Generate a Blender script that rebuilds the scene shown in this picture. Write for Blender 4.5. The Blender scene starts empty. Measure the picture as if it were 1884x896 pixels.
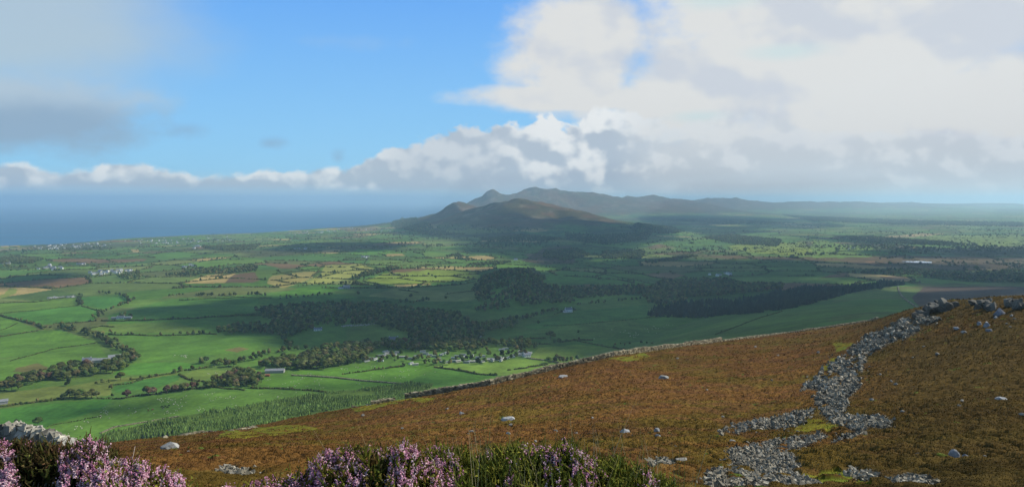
import bpy, bmesh, math, random
import numpy as np
random.seed(7)
rng = np.random.default_rng(7)
scene = bpy.context.scene
COL = scene.collection
R = math.radians

# ------------------------------------------------------------------ camera, light, sky
F, CX, HY, H = 1345.0, 942.0, 368.0, 300.0      # focal length and horizon in photo pixels, eye height above the sea
cam_d = bpy.data.cameras.new("camera")
cam = bpy.data.objects.new("camera", cam_d)
COL.objects.link(cam)
cam.location = (0, 0, H)
cam.rotation_euler = (R(90), 0, 0)
cam_d.angle = 2 * math.atan(942 / F)
cam_d.shift_y = -(448 - HY) / 1884
cam_d.clip_start = 0.1
cam_d.clip_end = 400000
scene.camera = cam
SUN_AZ, SUN_EL, EXPO = 76.0, 37.0, 0.10
scene.view_settings.view_transform = 'Standard'
scene.view_settings.look = 'None'
scene.view_settings.exposure = EXPO
scene.view_settings.gamma = 1
scene.render.engine = 'CYCLES'
cy = scene.cycles
cy.use_denoising = True
cy.max_bounces = 5
cy.diffuse_bounces = 2
cy.glossy_bounces = 2
cy.transmission_bounces = 2
cy.volume_bounces = 1
cy.transparent_max_bounces = 6
cy.sample_clamp_indirect = 4
sd = bpy.data.lights.new("sun", 'SUN')
sd.energy = 5.0
sd.angle = R(0.5)
sd.color = (1.0, 0.955, 0.88)
sun = bpy.data.objects.new("sun", sd)
COL.objects.link(sun)
SDIR = np.array([math.cos(R(SUN_EL)) * math.sin(R(SUN_AZ)), math.cos(R(SUN_EL)) * math.cos(R(SUN_AZ)), math.sin(R(SUN_EL))])
from mathutils import Vector, Matrix
sun.rotation_euler = Vector(SDIR).to_track_quat('Z', 'Y').to_euler()

world = bpy.data.worlds.new("World")
scene.world = world
world.use_nodes = True
WT = world.node_tree
WT.nodes.clear()

class S:
    """a float socket with arithmetic"""
    def __init__(s, sock, nt): s.s, s.nt = sock, nt
    def _m(s, op, *a, clamp=False):
        n = s.nt.nodes.new('ShaderNodeMath'); n.operation = op; n.use_clamp = clamp
        for i, v in enumerate((s,) + a):
            if isinstance(v, S): s.nt.links.new(v.s, n.inputs[i])
            else: n.inputs[i].default_value = v
        return S(n.outputs[0], s.nt)
    def __add__(s, o): return s._m('ADD', o)
    __radd__ = __add__
    def __sub__(s, o): return s._m('SUBTRACT', o)
    def __rsub__(s, o): return (s * -1) + o
    def __mul__(s, o): return s._m('MULTIPLY', o)
    __rmul__ = __mul__
    def __truediv__(s, o): return s._m('DIVIDE', o)
    def sqrt(s): return s._m('SQRT')
    def abs(s): return s._m('ABSOLUTE')
    def max(s, o): return s._m('MAXIMUM', o)
    def min(s, o): return s._m('MINIMUM', o)
    def clamp(s): return s._m('ADD', 0.0, clamp=True)
    def step(s, a, b):
        n = s.nt.nodes.new('ShaderNodeMapRange'); n.interpolation_type = 'SMOOTHSTEP'
        s.nt.links.new(s.s, n.inputs[0])
        n.inputs[1].default_value, n.inputs[2].default_value = a, b
        n.inputs[3].default_value, n.inputs[4].default_value = 0, 1
        return S(n.outputs[0], s.nt)
    def curve(s, pts, lo, hi, vmax):
        n = s.nt.nodes.new('ShaderNodeFloatCurve')
        c = n.mapping.curves[0]
        P = [((x - lo) / (hi - lo), y / vmax) for x, y in pts]
        c.points[0].location = P[0]; c.points[1].location = P[-1]
        for p in P[1:-1]: c.points.new(*p)
        n.mapping.update()
        s.nt.links.new(((s - lo) / (hi - lo)).s, n.inputs['Value'])
        return S(n.outputs[0], s.nt) * vmax

def wnoise(nt, x, y, z, detail=6, rough=0.55, scale=1.0, dist=0.0):
    c = nt.nodes.new('ShaderNodeCombineXYZ')
    for i, v in enumerate((x, y, z)):
        if isinstance(v, S): nt.links.new(v.s, c.inputs[i])
        else: c.inputs[i].default_value = v
    n = nt.nodes.new('ShaderNodeTexNoise')
    n.inputs['Scale'].default_value = scale; n.inputs['Detail'].default_value = detail
    n.inputs['Roughness'].default_value = rough; n.inputs['Distortion'].default_value = dist
    nt.links.new(c.outputs[0], n.inputs['Vector'])
    return S(n.outputs[0], nt)

def mixc(nt, f, a, b):
    n = nt.nodes.new('ShaderNodeMix'); n.data_type = 'RGBA'
    nt.links.new(f.s, n.inputs[0])
    for i, v in ((6, a), (7, b)):
        if isinstance(v, (tuple, list)): n.inputs[i].default_value = tuple(v) + (1,)
        else: nt.links.new(v, n.inputs[i])
    return n.outputs[2]

def s2l(r, g, b, k=1.0):
    f = lambda c: (c / 255 / 12.92 if c <= 10 else ((c / 255 + 0.055) / 1.055) ** 2.4) * k
    return (f(r), f(g), f(b))

def build_world():
    nt = WT
    tc = nt.nodes.new('ShaderNodeTexCoord')
    sep = nt.nodes.new('ShaderNodeSeparateXYZ')
    nt.links.new(tc.outputs['Generated'], sep.inputs[0])
    dx, dy, dz = (S(sep.outputs[i], nt) for i in range(3))
    X = dx._m('ARCTAN2', dy) * F                       # azimuth and elevation of the ray, in units of 1/1345 rad
    E = dz._m('ARCSINE') * F
    K = 1 / 2 ** EXPO
    c = lambda r, g, b: s2l(r, g, b, K)
    def P(px, py):
        u = (px - CX) / F
        return math.atan(u) * F, math.atan((HY - py) / F * math.cos(math.atan(u))) * F
    def ell(px, py, rx, ry):
        x0, e0 = P(px, py)
        return 1 - ((((X - x0) / rx) * ((X - x0) / rx)) + (((E - e0) / ry) * ((E - e0) / ry))).sqrt()
    sky = nt.nodes.new('ShaderNodeTexSky')
    sky.sky_type = 'NISHITA'; sky.sun_disc = False
    sky.sun_elevation = R(SUN_EL); sky.sun_rotation = R(SUN_AZ)
    sky.altitude = 300; sky.air_density = 1.0; sky.dust_density = 0.6; sky.ozone_density = 1.6
    bg0 = nt.nodes.new('ShaderNodeBackground')
    nt.links.new(sky.outputs[0], bg0.inputs[0]); bg0.inputs[1].default_value = 0.10
    n_big = wnoise(nt, X / 260, E / 150, 3.1, 7, 0.55)
    n_mid = wnoise(nt, X / 90, E / 60, 9.7, 7, 0.55)
    n_lo = wnoise(nt, X / 150, E / 95, 14.2, 3, 0.5)
    n_lo2 = wnoise(nt, (X + 30) / 150, (E + 26) / 95, 14.2, 3, 0.5)
    relief = (n_lo - n_lo2)                              # lit from the upper right
    # thin veil and grey cloud in the upper left
    nb = (n_big - 0.5)
    veil = (ell(-60, -20, 420, 230) + nb * 0.7).step(0.0, 0.75) * 0.8
    grey = (ell(60, 215, 250, 78) + nb * 1.1 + (n_mid - 0.5) * 0.8).step(0.0, 0.55) * 0.85
    wisp = ((ell(345, 240, 60, 22).max(ell(497, 263, 42, 16))).max(ell(622, 290, 24, 22)) + (n_mid - 0.5) * 2.2).step(0.1, 1.0) * 0.55
    streak = (ell(600, 75, 170, 24) + (n_mid - 0.5) * 2.6).step(0.25, 1.3) * 0.3
    # the white overcast on the right
    o = ell(1560, 60, 480, 330).max(ell(1070, 90, 175, 150)).max(ell(1040, 180, 210, 34)).max(ell(1700, 240, 620, 220)).max(ell(1300, 160, 230, 130))
    over = (o + nb * 0.8 + (n_mid - 0.5) * 0.8).step(-0.04, 0.46)
    gap = ((ell(1330, -8, 120, 34).max(ell(1295, 215, 95, 20)).max(ell(1450, 95, 120, 26))) + nb * 1.2).step(0.1, 0.9) * 0.55
    # cumulus bank along the horizon, rising to the right
    prof = [(-60, 60), (20, 62), (100, 48), (235, 62), (330, 46), (420, 40), (490, 52), (560, 50), (650, 60), (700, 82), (780, 106), (880, 128),
            (960, 126), (1010, 152), (1050, 138), (1110, 160), (1150, 152), (1250, 140), (1400, 156), (1500, 120), (1700, 118), (1950, 110)]
    Q = []
    for px, e in prof:
        x0, e0 = P(px, HY - e); Q.append((x0, e0))
    top = X.curve(Q, -860, 880, 200)
    n_puff = wnoise(nt, X / 46, E / 38, 5.3, 6, 0.5)
    m_a = wnoise(nt, X / 62, E / 50, 21.3, 3, 0.45)
    m_b = wnoise(nt, (X + 13) / 62, (E + 15) / 50, 21.3, 3, 0.45)
    puff = 1 - (n_puff - 0.5).abs() * 3.0
    size = (top / 150) * 20 + 9
    rise = top + 4 - E + (puff - 0.55) * size + (m_a - 0.5) * size * 1.7
    low = X.step(*[P(p, 0)[0] for p in (780, 1020)])
    basefade = (E - 12 + low * 26 + (n_mid - 0.5) * 18).step(-6, 14)
    bank = rise.step(0, 11) * basefade
    hgt = (E - 16 + low * 6) / (top - 10)
    side = X.step(*[P(p, 0)[0] for p in (1110, 1230)])
    dull = 1 - X.step(*[P(p, 0)[0] for p in (860, 1010)])
    lit = (hgt * 0.75 + (m_a - m_b) * 3.4 + relief * 1.2 + (n_puff - 0.5) * 0.5 - 0.10).step(0.0, 0.72) * (1 - side * 0.2)
    lit = lit * (1 - dull * X.step(*[P(p, 0)[0] for p in (640, 760)]) * 0.55)
    bank_col = mixc(nt, lit, c(182, 195, 209), c(236, 239, 240))
    bank_col = mixc(nt, side * (1 - lit * 0.7) * 0.75, bank_col, c(210, 216, 220))
    bank = bank * (1 - (side * (E - 60).step(0, 70) * (1 - relief * 4).clamp() * 0.55))
    o_sh = ((n_big - 0.5) * 1.3 + relief * 3.2 + (m_a - m_b) * 1.0 + (n_mid - 0.5) * 0.7 + ell(1500, 20, 150, 70).max(0) * -1.1 + ell(1880, 60, 150, 110).max(0) * -1.0
            + ell(1820, 290, 240, 80).max(0) * -0.8 + ell(1420, 290, 320, 60).max(0) * -0.5 + ell(1100, 130, 140, 90).max(0) * -0.35 + ell(1750, 160, 300, 90).max(0) * 0.9 + 0.34).step(-0.40, 0.45)
    over_col = mixc(nt, o_sh, c(205, 211, 220), c(224, 225, 224))
    # pale band of distant air under the bank
    band = (1 - (E - 10).abs() / 46).clamp().step(0, 1) * 0.9
    left_band = mixc(nt, side, c(182, 209, 226), c(244, 234, 222))
    def layer(bg, mask, col):
        b = nt.nodes.new('ShaderNodeBackground')
        if isinstance(col, (tuple, list)): b.inputs[0].default_value = tuple(col) + (1,)
        else: nt.links.new(col, b.inputs[0])
        m = nt.nodes.new('ShaderNodeMixShader')
        nt.links.new(mask.clamp().s, m.inputs[0]); nt.links.new(bg, m.inputs[1]); nt.links.new(b.outputs[0], m.inputs[2])
        return m.outputs[0]
    sh = bg0.outputs[0]
    # the clear air itself pales towards the horizon
    sh = layer(sh, (1 - (E / 360)).clamp().step(-2.5, 0.2) * 0.93 * (E + 200).step(0, 100) * 1.0, mixc(nt, (E / 350).clamp(), c(154, 217, 250), c(108, 176, 250)))
    sh = layer(sh, veil, c(186, 202, 208))
    sh = layer(sh, grey, mixc(nt, (E - 118 + (n_mid - 0.5) * 60).step(0, 60), c(148, 170, 192), c(182, 200, 214)))
    sh = layer(sh, wisp, c(140, 172, 205))
    sh = layer(sh, streak, c(160, 195, 232))
    sh = layer(sh, over, over_col)
    sh = layer(sh, gap * over, c(196, 222, 226))
    # broken cloud overhead and behind, out of the picture, keeps the skylight neutral
    sh = layer(sh, (E - 380 + nb * 300).step(0, 260) * 0.72, c(128, 138, 152))
    sh = layer(sh, band, left_band)
    sh = layer(sh, bank, bank_col)
    sh = layer(sh, low * (1 - (E - 4).abs() / 40).clamp().step(0, 0.9) * (1 - bank * 0.5) * 0.9, mixc(nt, side, c(186, 198, 208), c(226, 226, 222)))
    sh = layer(sh, (1 - low) * (1 - E.abs() / 24).clamp().step(0, 1) * 0.9, left_band)
    out = nt.nodes.new('ShaderNodeOutputWorld')
    nt.links.new(sh, out.inputs[0])
build_world()
world.cycles.sampling_method = 'MANUAL'
world.cycles.sample_map_resolution = 1024

# ------------------------------------------------------------------ helpers
def tag(o, label=None, cat=None, group=None, kind=None):
    if label: o['label'] = label
    if cat: o['category'] = cat
    if group: o['group'] = group
    if kind: o['kind'] = kind
    return o

def mesh_np(name, V, faces, mat=None, col=None, smooth=False):
    """V (n,3); faces: list of (m,k) index arrays; col (n,3) vertex colours"""
    me = bpy.data.meshes.new(name)
    V = np.asarray(V, dtype=np.float32)
    faces = [np.asarray(f, dtype=np.int32) for f in (faces if isinstance(faces, list) else [faces])]
    nl = sum(f.size for f in faces); nf = sum(len(f) for f in faces)
    me.vertices.add(len(V)); me.vertices.foreach_set('co', V.ravel())
    me.loops.add(nl); me.loops.foreach_set('vertex_index', np.concatenate([f.ravel() for f in faces]))
    tot = np.concatenate([np.full(len(f), f.shape[1], np.int32) for f in faces])
    me.polygons.add(nf)
    me.polygons.foreach_set('loop_start', np.concatenate([[0], np.cumsum(tot)[:-1]]).astype(np.int32))
    me.polygons.foreach_set('loop_total', tot)
    me.polygons.foreach_set('use_smooth', np.full(nf, bool(smooth)))
    if col is not None:
        a = me.attributes.new('Col', 'FLOAT_COLOR', 'POINT')
        c4 = np.ones((len(V), 4), np.float32); c4[:, :3] = col
        a.data.foreach_set('color', c4.ravel())
    me.update(calc_edges=True)
    if mat: me.materials.append(mat)
    return me

def obj(name, me, parent=None, loc=None):
    o = bpy.data.objects.new(name, me)
    COL.objects.link(o)
    if parent is not None: o.parent = parent
    if loc is not None: o.location = loc
    return o

def empty(name, loc, rz=0.0):
    o = bpy.data.objects.new(name, None)
    COL.objects.link(o); o.location = loc; o.rotation_euler = (0, 0, rz)
    o.empty_display_size = 0.5
    return o

def ico(sub):
    bm = bmesh.new(); bmesh.ops.create_icosphere(bm, subdivisions=sub, radius=1)
    V = np.array([v.co[:] for v in bm.verts]); Fc = np.array([[v.index for v in f.verts] for f in bm.faces]); bm.free()
    return V, Fc
ICO1, ICO2, ICO3 = ico(1), ico(2), ico(3)

def rot_z(a):
    c, s = np.cos(a), np.sin(a); z = np.zeros_like(a); o = np.ones_like(a)
    return np.stack([np.stack([c, -s, z], -1), np.stack([s, c, z], -1), np.stack([z, z, o], -1)], -2)

def rand_rot(n):
    q = rng.normal(size=(n, 4)); q /= np.linalg.norm(q, axis=1)[:, None]
    w, x, y, z = q.T
    return np.stack([np.stack([1 - 2 * (y * y + z * z), 2 * (x * y - z * w), 2 * (x * z + y * w)], -1),
                     np.stack([2 * (x * y + z * w), 1 - 2 * (x * x + z * z), 2 * (y * z - x * w)], -1),
                     np.stack([2 * (x * z - y * w), 2 * (y * z + x * w), 1 - 2 * (x * x + y * y)], -1)], -2)

def stamp(T, pos, scale, rot=None, jit=0.0, col=None, colj=0.0):
    """repeat template T=(V,F) at pos with scale (n,3); returns V, F, per-vertex colour"""
    TV, TF = T; n = len(pos)
    V = np.repeat(TV[None], n, 0).astype(np.float64)
    if jit: V = V * (1 + rng.normal(size=V.shape[:2])[..., None] * jit)
    scale = np.asarray(scale, float)
    if scale.ndim == 1: scale = scale[:, None]
    V = V * scale[:, None, :]
    if rot is not None: V = np.einsum('nij,nvj->nvi', rot, V)
    V = V + np.asarray(pos)[:, None, :]
    Fx = (TF[None] + (np.arange(n) * len(TV))[:, None, None]).reshape(-1, TF.shape[1])
    C = None
    if col is not None:
        C = np.repeat(np.asarray(col)[:, None, :], len(TV), 1)
        if colj: C = C * (1 + rng.normal(size=C.shape[:2])[..., None] * colj)
        C = np.clip(C, 0.002, 1).reshape(-1, 3)
    return V.reshape(-1, 3), Fx, C

def join(parts):
    Vs, Fs, Cs, k = [], [], [], 0
    for V, Fx, C in parts:
        Vs.append(V); Fs.append(Fx + k); Cs.append(C if C is not None else np.full((len(V), 3), 0.5)); k += len(V)
    by = {}
    for f in Fs: by.setdefault(f.shape[1], []).append(f)
    return np.concatenate(Vs), [np.concatenate(v) for v in by.values()], np.concatenate(Cs)

def _hash(ix, iy, seed):
    h = (ix.astype(np.int64) * 374761393 + iy.astype(np.int64) * 668265263 + seed * 1442695041) & 0x7fffffff
    h = ((h ^ (h >> 13)) * 1274126177) & 0x7fffffff
    h = ((h ^ (h >> 16)) * 668265263) & 0x7fffffff
    return (h ^ (h >> 15)) / 0x7fffffff

def vnoise(x, y, seed=0):
    ix, iy = np.floor(x), np.floor(y); fx, fy = x - ix, y - iy
    fx = fx * fx * (3 - 2 * fx); fy = fy * fy * (3 - 2 * fy)
    a, b = _hash(ix, iy, seed), _hash(ix + 1, iy, seed); c, d = _hash(ix, iy + 1, seed), _hash(ix + 1, iy + 1, seed)
    return (a * (1 - fx) + b * fx) * (1 - fy) + (c * (1 - fx) + d * fx) * fy

def fbm(x, y, seed=0, oct=4):
    s, a, t = 0, 1.0, 0
    for k in range(oct):
        s = s + a * vnoise(x * 2 ** k + 17.3 * k, y * 2 ** k - 9.1 * k, seed + k); t += a; a *= 0.5
    return s / t

def sstep(a, b, x):
    t = np.clip((x - a) / (b - a), 0, 1); return t * t * (3 - 2 * t)

def in_poly(px, py, poly):
    px, py = np.asarray(px), np.asarray(py); inside = np.zeros(px.shape, bool)
    n = len(poly); j = n - 1
    for i in range(n):
        xi, yi = poly[i]; xj, yj = poly[j]
        hit = ((yi > py) != (yj > py)) & (px < (xj - xi) * (py - yi) / (yj - yi + 1e-9) + xi)
        inside ^= hit; j = i
    return inside

def sample_poly(poly, n):
    P = np.array(poly, float); lo, hi = P.min(0), P.max(0); out = []
    while len(out) < n:
        q = rng.uniform(lo, hi, (n * 2, 2)); out += list(q[in_poly(q[:, 0], q[:, 1], poly)])
    return np.array(out[:n])

def along(poly, step):
    P = np.array(poly, float); d = np.r_[0, np.cumsum(np.linalg.norm(np.diff(P, axis=0), axis=1))]
    t = np.arange(0, d[-1], step)
    return np.stack([np.interp(t, d, P[:, k]) for k in range(P.shape[1])], -1)

# materials --------------------------------------------------------
def mat_vcol(name, rough=0.95, noise=None, bump=None, spec=0.15, trans=0.0, obj_rand=0.0):
    """vertex colour times procedural noise; noise = [(scale, amount), ...] in object space"""
    m = bpy.data.materials.new(name); m.use_nodes = True
    nt = m.node_tree; b = nt.nodes['Principled BSDF']
    b.inputs['Roughness'].default_value = rough; b.inputs['Specular IOR Level'].default_value = spec
    at = nt.nodes.new('ShaderNodeAttribute'); at.attribute_name = 'Col'
    c = at.outputs['Color']
    tc = nt.nodes.new('ShaderNodeTexCoord')
    geo = nt.nodes.new('ShaderNodeNewGeometry')
    for sc, am in noise or ():
        n = nt.nodes.new('ShaderNodeTexNoise'); n.inputs['Scale'].default_value = sc; n.inputs['Detail'].default_value = 4
        nt.links.new(geo.outputs['Position'], n.inputs['Vector'])
        mr = nt.nodes.new('ShaderNodeMapRange'); mr.inputs[1].default_value = 0.3; mr.inputs[2].default_value = 0.7
        mr.inputs[3].default_value = 1 - am; mr.inputs[4].default_value = 1 + am
        nt.links.new(n.outputs[0], mr.inputs[0])
        mx = nt.nodes.new('ShaderNodeVectorMath'); mx.operation = 'SCALE'
        nt.links.new(c, mx.inputs[0]); nt.links.new(mr.outputs[0], mx.inputs['Scale'])
        c = mx.outputs[0]
    if obj_rand:
        oi = nt.nodes.new('ShaderNodeObjectInfo')
        hs = nt.nodes.new('ShaderNodeHueSaturation')
        mr = nt.nodes.new('ShaderNodeMapRange'); mr.inputs[3].default_value = 1 - obj_rand; mr.inputs[4].default_value = 1 + obj_rand
        nt.links.new(oi.outputs['Random'], mr.inputs[0]); nt.links.new(mr.outputs[0], hs.inputs['Value'])
        ml = nt.nodes.new('ShaderNodeMath'); ml.operation = 'MULTIPLY'; ml.inputs[1].default_value = 7.31
        fr = nt.nodes.new('ShaderNodeMath'); fr.operation = 'FRACT'
        nt.links.new(oi.outputs['Random'], ml.inputs[0]); nt.links.new(ml.outputs[0], fr.inputs[0])
        mh = nt.nodes.new('ShaderNodeMapRange'); mh.inputs[3].default_value = 0.465; mh.inputs[4].default_value = 0.515
        nt.links.new(fr.outputs[0], mh.inputs[0]); nt.links.new(mh.outputs[0], hs.inputs['Hue'])
        nt.links.new(c, hs.inputs['Color']); c = hs.outputs[0]
    nt.links.new(c, b.inputs['Base Color'])
    if bump:
        n = nt.nodes.new('ShaderNodeTexNoise'); n.inputs['Scale'].default_value = bump[0]; n.inputs['Detail'].default_value = 6
        nt.links.new(geo.outputs['Position'], n.inputs['Vector'])
        bp = nt.nodes.new('ShaderNodeBump'); bp.inputs['Strength'].default_value = bump[1]; bp.inputs['Distance'].default_value = bump[2]
        nt.links.new(n.outputs[0], bp.inputs['Height']); nt.links.new(bp.outputs[0], b.inputs['Normal'])
    if trans:
        tr = nt.nodes.new('ShaderNodeBsdfTranslucent'); nt.links.new(c, tr.inputs[0])
        mx = nt.nodes.new('ShaderNodeMixShader'); mx.inputs[0].default_value = trans
        nt.links.new(b.outputs[0], mx.inputs[1]); nt.links.new(tr.outputs[0], mx.inputs[2])
        nt.links.new(mx.outputs[0], nt.nodes['Material Output'].inputs[0])
    return m

def mat_plain(name, col, rough=0.8, scale=8.0, amount=0.2, spec=0.2):
    m = bpy.data.materials.new(name); m.use_nodes = True
    nt = m.node_tree; b = nt.nodes['Principled BSDF']
    b.inputs['Roughness'].default_value = rough; b.inputs['Specular IOR Level'].default_value = spec
    n = nt.nodes.new('ShaderNodeTexNoise'); n.inputs['Scale'].default_value = scale; n.inputs['Detail'].default_value = 5
    r = nt.nodes.new('ShaderNodeValToRGB')
    r.color_ramp.elements[0].position = 0.3; r.color_ramp.elements[1].position = 0.7
    r.color_ramp.elements[0].color = tuple(c * (1 - amount) for c in col) + (1,)
    r.color_ramp.elements[1].color = tuple(min(c * (1 + amount), 0.95) for c in col) + (1,)
    tc = nt.nodes.new('ShaderNodeTexCoord'); nt.links.new(tc.outputs['Object'], n.inputs['Vector'])
    nt.links.new(n.outputs[0], r.inputs[0]); nt.links.new(r.outputs[0], b.inputs['Base Color'])
    return m

# ------------------------------------------------------------------ the lie of the land
COAST = [(-400, 470), (0, 452), (120, 448), (240, 438), (360, 432), (480, 428), (620, 418), (700, 414.5), (735, 409), (772, 401), (800, 398)]
def _coast_world():
    pts = []
    for px, py in COAST:
        Y = (H - 10) * F / (py - HY); pts.append(((px - CX) / F * Y, Y))
    pts.append((pts[-1][0] - 100, 16000)); pts.append((pts[-1][0] + 1500, 26000)); pts.append((9000, 40000)); pts.insert(0, (pts[0][0] * 1.3, -3000))
    return np.array(pts)
CW = _coast_world()
def coast_dist(X, Y):
    """signed distance inland from the coast (approximately, across the shore line)"""
    xs = np.interp(Y, CW[:, 1], CW[:, 0]); return (X - xs) * 0.9

BUMPS = [  # px, Y, peak height added, sigma across (px), sigma along (m)
    (945, 1960, 52, 48, 150), (430, 1190, 10, 60, 70), (330, 1500, 9, 90, 120),
    (925, 6300, 205, 62, 640), (985, 6200, 190, 62, 560), (1055, 6000, 130, 58, 480), (1130, 5800, 66, 55, 400), (865, 6200, 160, 48, 460), (815, 6500, 80, 45, 450),
    (838, 7700, 225, 30, 420), (800, 8000, 140, 32, 450), (762, 8300, 75, 34, 500), (878, 7600, 150, 40, 500), (725, 8300, 30, 30, 400),
    (905, 10800, 350, 22, 700), (872, 10700, 250, 24, 700), (846, 10600, 175, 16, 600), (935, 10900, 290, 28, 800), (965, 11200, 330, 40, 900), (1005, 11300, 345, 44, 900), (1045, 11600, 350, 44, 900), (1090, 11800, 335, 48, 900), (1145, 12000, 265, 60, 900),
    (1205, 12500, 255, 50, 900), (1255, 13000, 215, 60, 900), (1310, 15000, 260, 60, 900), (1370, 15300, 190, 70, 900), (1440, 16000, 160, 90, 900), (1540, 16500, 165, 110, 1000), (1660, 19000, 130, 90, 1000), (1820, 21000, 100, 90, 1000),
]
def z_valley(X, Y):
    X = np.asarray(X, float); Y = np.asarray(Y, float)
    s = coast_dist(X, Y)
    z = 9 + 57 * sstep(0, 3400, s) + 40 * sstep(4000, 12000, s)
    z = np.where(s < 0, 9 + s * 0.12, z)
    px = CX + F * X / np.maximum(Y, 1); r = np.hypot(X, Y)
    r0 = np.interp(px, [-400, 0, 500, 1000, 1200, 1400, 1600, 1884, 2300], [740, 770, 860, 1010, 1300, 1750, 2250, 2500, 2700])
    z = z + 192 * np.clip(1 - r / r0, 0, 1) ** 1.12
    a = sstep(-50, 250, s)
    far = np.clip(3000 / np.maximum(Y, 1), 0.25, 1)
    z = z + a * far * ((fbm(X / 420, Y / 420, 3, 3) - 0.5) * 22 + (fbm(X / 1500, Y / 1500, 8, 2) - 0.5) * 26)
    hill = np.zeros_like(z)
    for bx, by, h, sx, sy in BUMPS:
        bX = (bx - CX) / F * by; sX = sx / F * by
        hill = hill + (h * np.exp(-((X - bX) / sX) ** 2 / 2 - ((Y - by) / sy) ** 2 / 2)) ** 3
    hill = hill ** (1 / 3)
    rough = (fbm(X / 330, Y / 330, 21, 5) - 0.5) * 0.55 + (np.abs(fbm(X / 700, Y / 700, 33, 4) - 0.5) * -1.1 + 0.12)
    z = z + hill * (1 + np.where(Y > 4500, rough * np.where(Y > 9500, .75, 1.0), 0) * sstep(15, 120, hill))
    return np.maximum(z, -6)

_GY = 330 * 1.003 ** np.arange(1500)
_GP = np.arange(-420, 2340, 4.0)
_GZ = z_valley(((_GP - CX) / F)[:, None] * _GY[None], np.broadcast_to(_GY[None], (len(_GP), len(_GY))))
def ground(px, py):
    """photo pixel -> point of the valley floor (first surface a sight line meets)"""
    px = np.atleast_1d(np.asarray(px, float)); py = np.atleast_1d(np.asarray(py, float))
    out = np.empty(len(px))
    for a in range(0, len(px), 4000):
        p, q = px[a:a + 4000], (py[a:a + 4000] - HY) / F
        t = np.clip((p - _GP[0]) / 4, 0, len(_GP) - 1.001); k = t.astype(int); f = (t - k)[:, None]
        d = _GZ[k] * (1 - f) + _GZ[k + 1] * f - (H - q[:, None] * _GY[None])
        hit = np.argmax(d >= 0, 1); hit = np.where((d >= 0).any(1), np.maximum(hit, 1), len(_GY) - 1)
        r = np.arange(len(p)); d0, d1 = d[r, hit - 1], d[r, hit]; w = np.clip(-d0 / np.where(d1 - d0 == 0, 1, d1 - d0), 0, 1)
        out[a:a + 4000] = _GY[hit - 1] + w * (_GY[hit] - _GY[hit - 1])
    X = (px - CX) / F * out
    return np.stack([X, out, z_valley(X, out)], -1)

# moor: sight-line dips fitted over (azimuth, log distance)
MC = [  # px, py, Y
    (300, 862, 30), (600, 850, 30), (900, 846, 30), (1200, 858, 24), (1400, 892, 20), (1600, 892, 20), (1850, 892, 18), (0, 868, 30),
    (300, 836, 55), (225, 822, 115), (450, 805, 80), (120, 830, 100), (0, 832, 90), (-300, 850, 90),
    (200, 818, 140), (450, 788, 170), (600, 758, 195), (750, 729, 205), (900, 702, 205), (1010, 676, 210), (1130, 649, 225), (1280, 629, 265), (1450, 610, 310), (1600, 589, 330),
    (1690, 566, 215), (1750, 552, 190), (1820, 547, 170), (1884, 545, 160), (2050, 530, 150), (2300, 510, 150),
    (600, 800, 95), (800, 775, 100), (1000, 742, 115), (1000, 800, 60), (1200, 742, 95), (1200, 805, 50), (1200, 692, 155), (1400, 685, 150), (1400, 750, 90), (1400, 812, 48),
    (1600, 655, 145), (1600, 710, 95), (1550, 785, 52), (1700, 622, 145), (1820, 600, 135), (1800, 690, 82), (1800, 755, 55), (1800, 825, 33), (2100, 700, 70), (2100, 600, 120), (1500, 640, 190), (1660, 592, 175),
]
EDGE = [(-600, 850, 130), (-300, 835, 130), (0, 822, 140), (200, 816, 150), (450, 786, 175), (600, 757, 200), (750, 734, 210), (900, 709, 210), (1130, 656, 230), (1280, 635, 270), (1450, 614, 320), (1600, 592, 340), (1690, 565, 222), (1750, 551.5, 195), (1820, 546.5, 176), (1884, 544, 168), (2050, 530, 160), (2400, 505, 160)]
def _edge(px): 
    e = np.array(EDGE); return np.interp(px, e[:, 0], e[:, 1]), np.interp(px, e[:, 0], e[:, 2])
def _fit():
    C = [list(c) for c in MC]
    for px in range(-800, 2700, 250):
        C += [(px, HY + 1.60 * F / 1.4, 1.4), (px, HY + 1.85 * F / 3, 3), (px, HY + 2.45 * F / 5, 5), (px, HY + 4.25 * F / 10, 10)]
    C = np.array(C); A = np.stack([C[:, 0] / 330, np.log(C[:, 2])], -1)
    d = np.linalg.norm(A[:, None] - A[None], axis=-1); K = np.where(d > 0, d * d * np.log(d + 1e-12), 0) + np.eye(len(A)) * 0.004
    P = np.c_[np.ones(len(A)), A]; M = np.block([[K, P], [P.T, np.zeros((3, 3))]])
    w = np.linalg.solve(M, np.r_[np.log(C[:, 1] - HY), 0, 0, 0]); return A, w
_A, _w = _fit()
def moor_py(px, Y):
    px = np.asarray(px, float); Y = np.asarray(Y, float); sh = px.shape
    B = np.stack([px.ravel() / 330, np.log(Y.ravel())], -1); out = np.empty(len(B))
    for i in range(0, len(B), 20000):
        b = B[i:i + 20000]; d = np.linalg.norm(b[:, None] - _A[None], axis=-1)
        out[i:i + 20000] = np.where(d > 0, d * d * np.log(d + 1e-12), 0) @ _w[:-3] + _w[-3] + b @ _w[-2:]
    q = np.exp(out).reshape(sh)
    pe, Ye = _edge(px)
    t = Y / Ye
    q = np.maximum(q, (pe - HY) * (1 + 0.0 * t))           # nothing stands above the skyline
    q = np.where(t > 0.9, np.maximum(q, (pe - HY) + 0), q)
    q = np.where(t > 1, (pe - HY) + 160 * (t - 1) ** 1.5 + 6 * (t - 1), q)
    return HY + q
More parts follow.
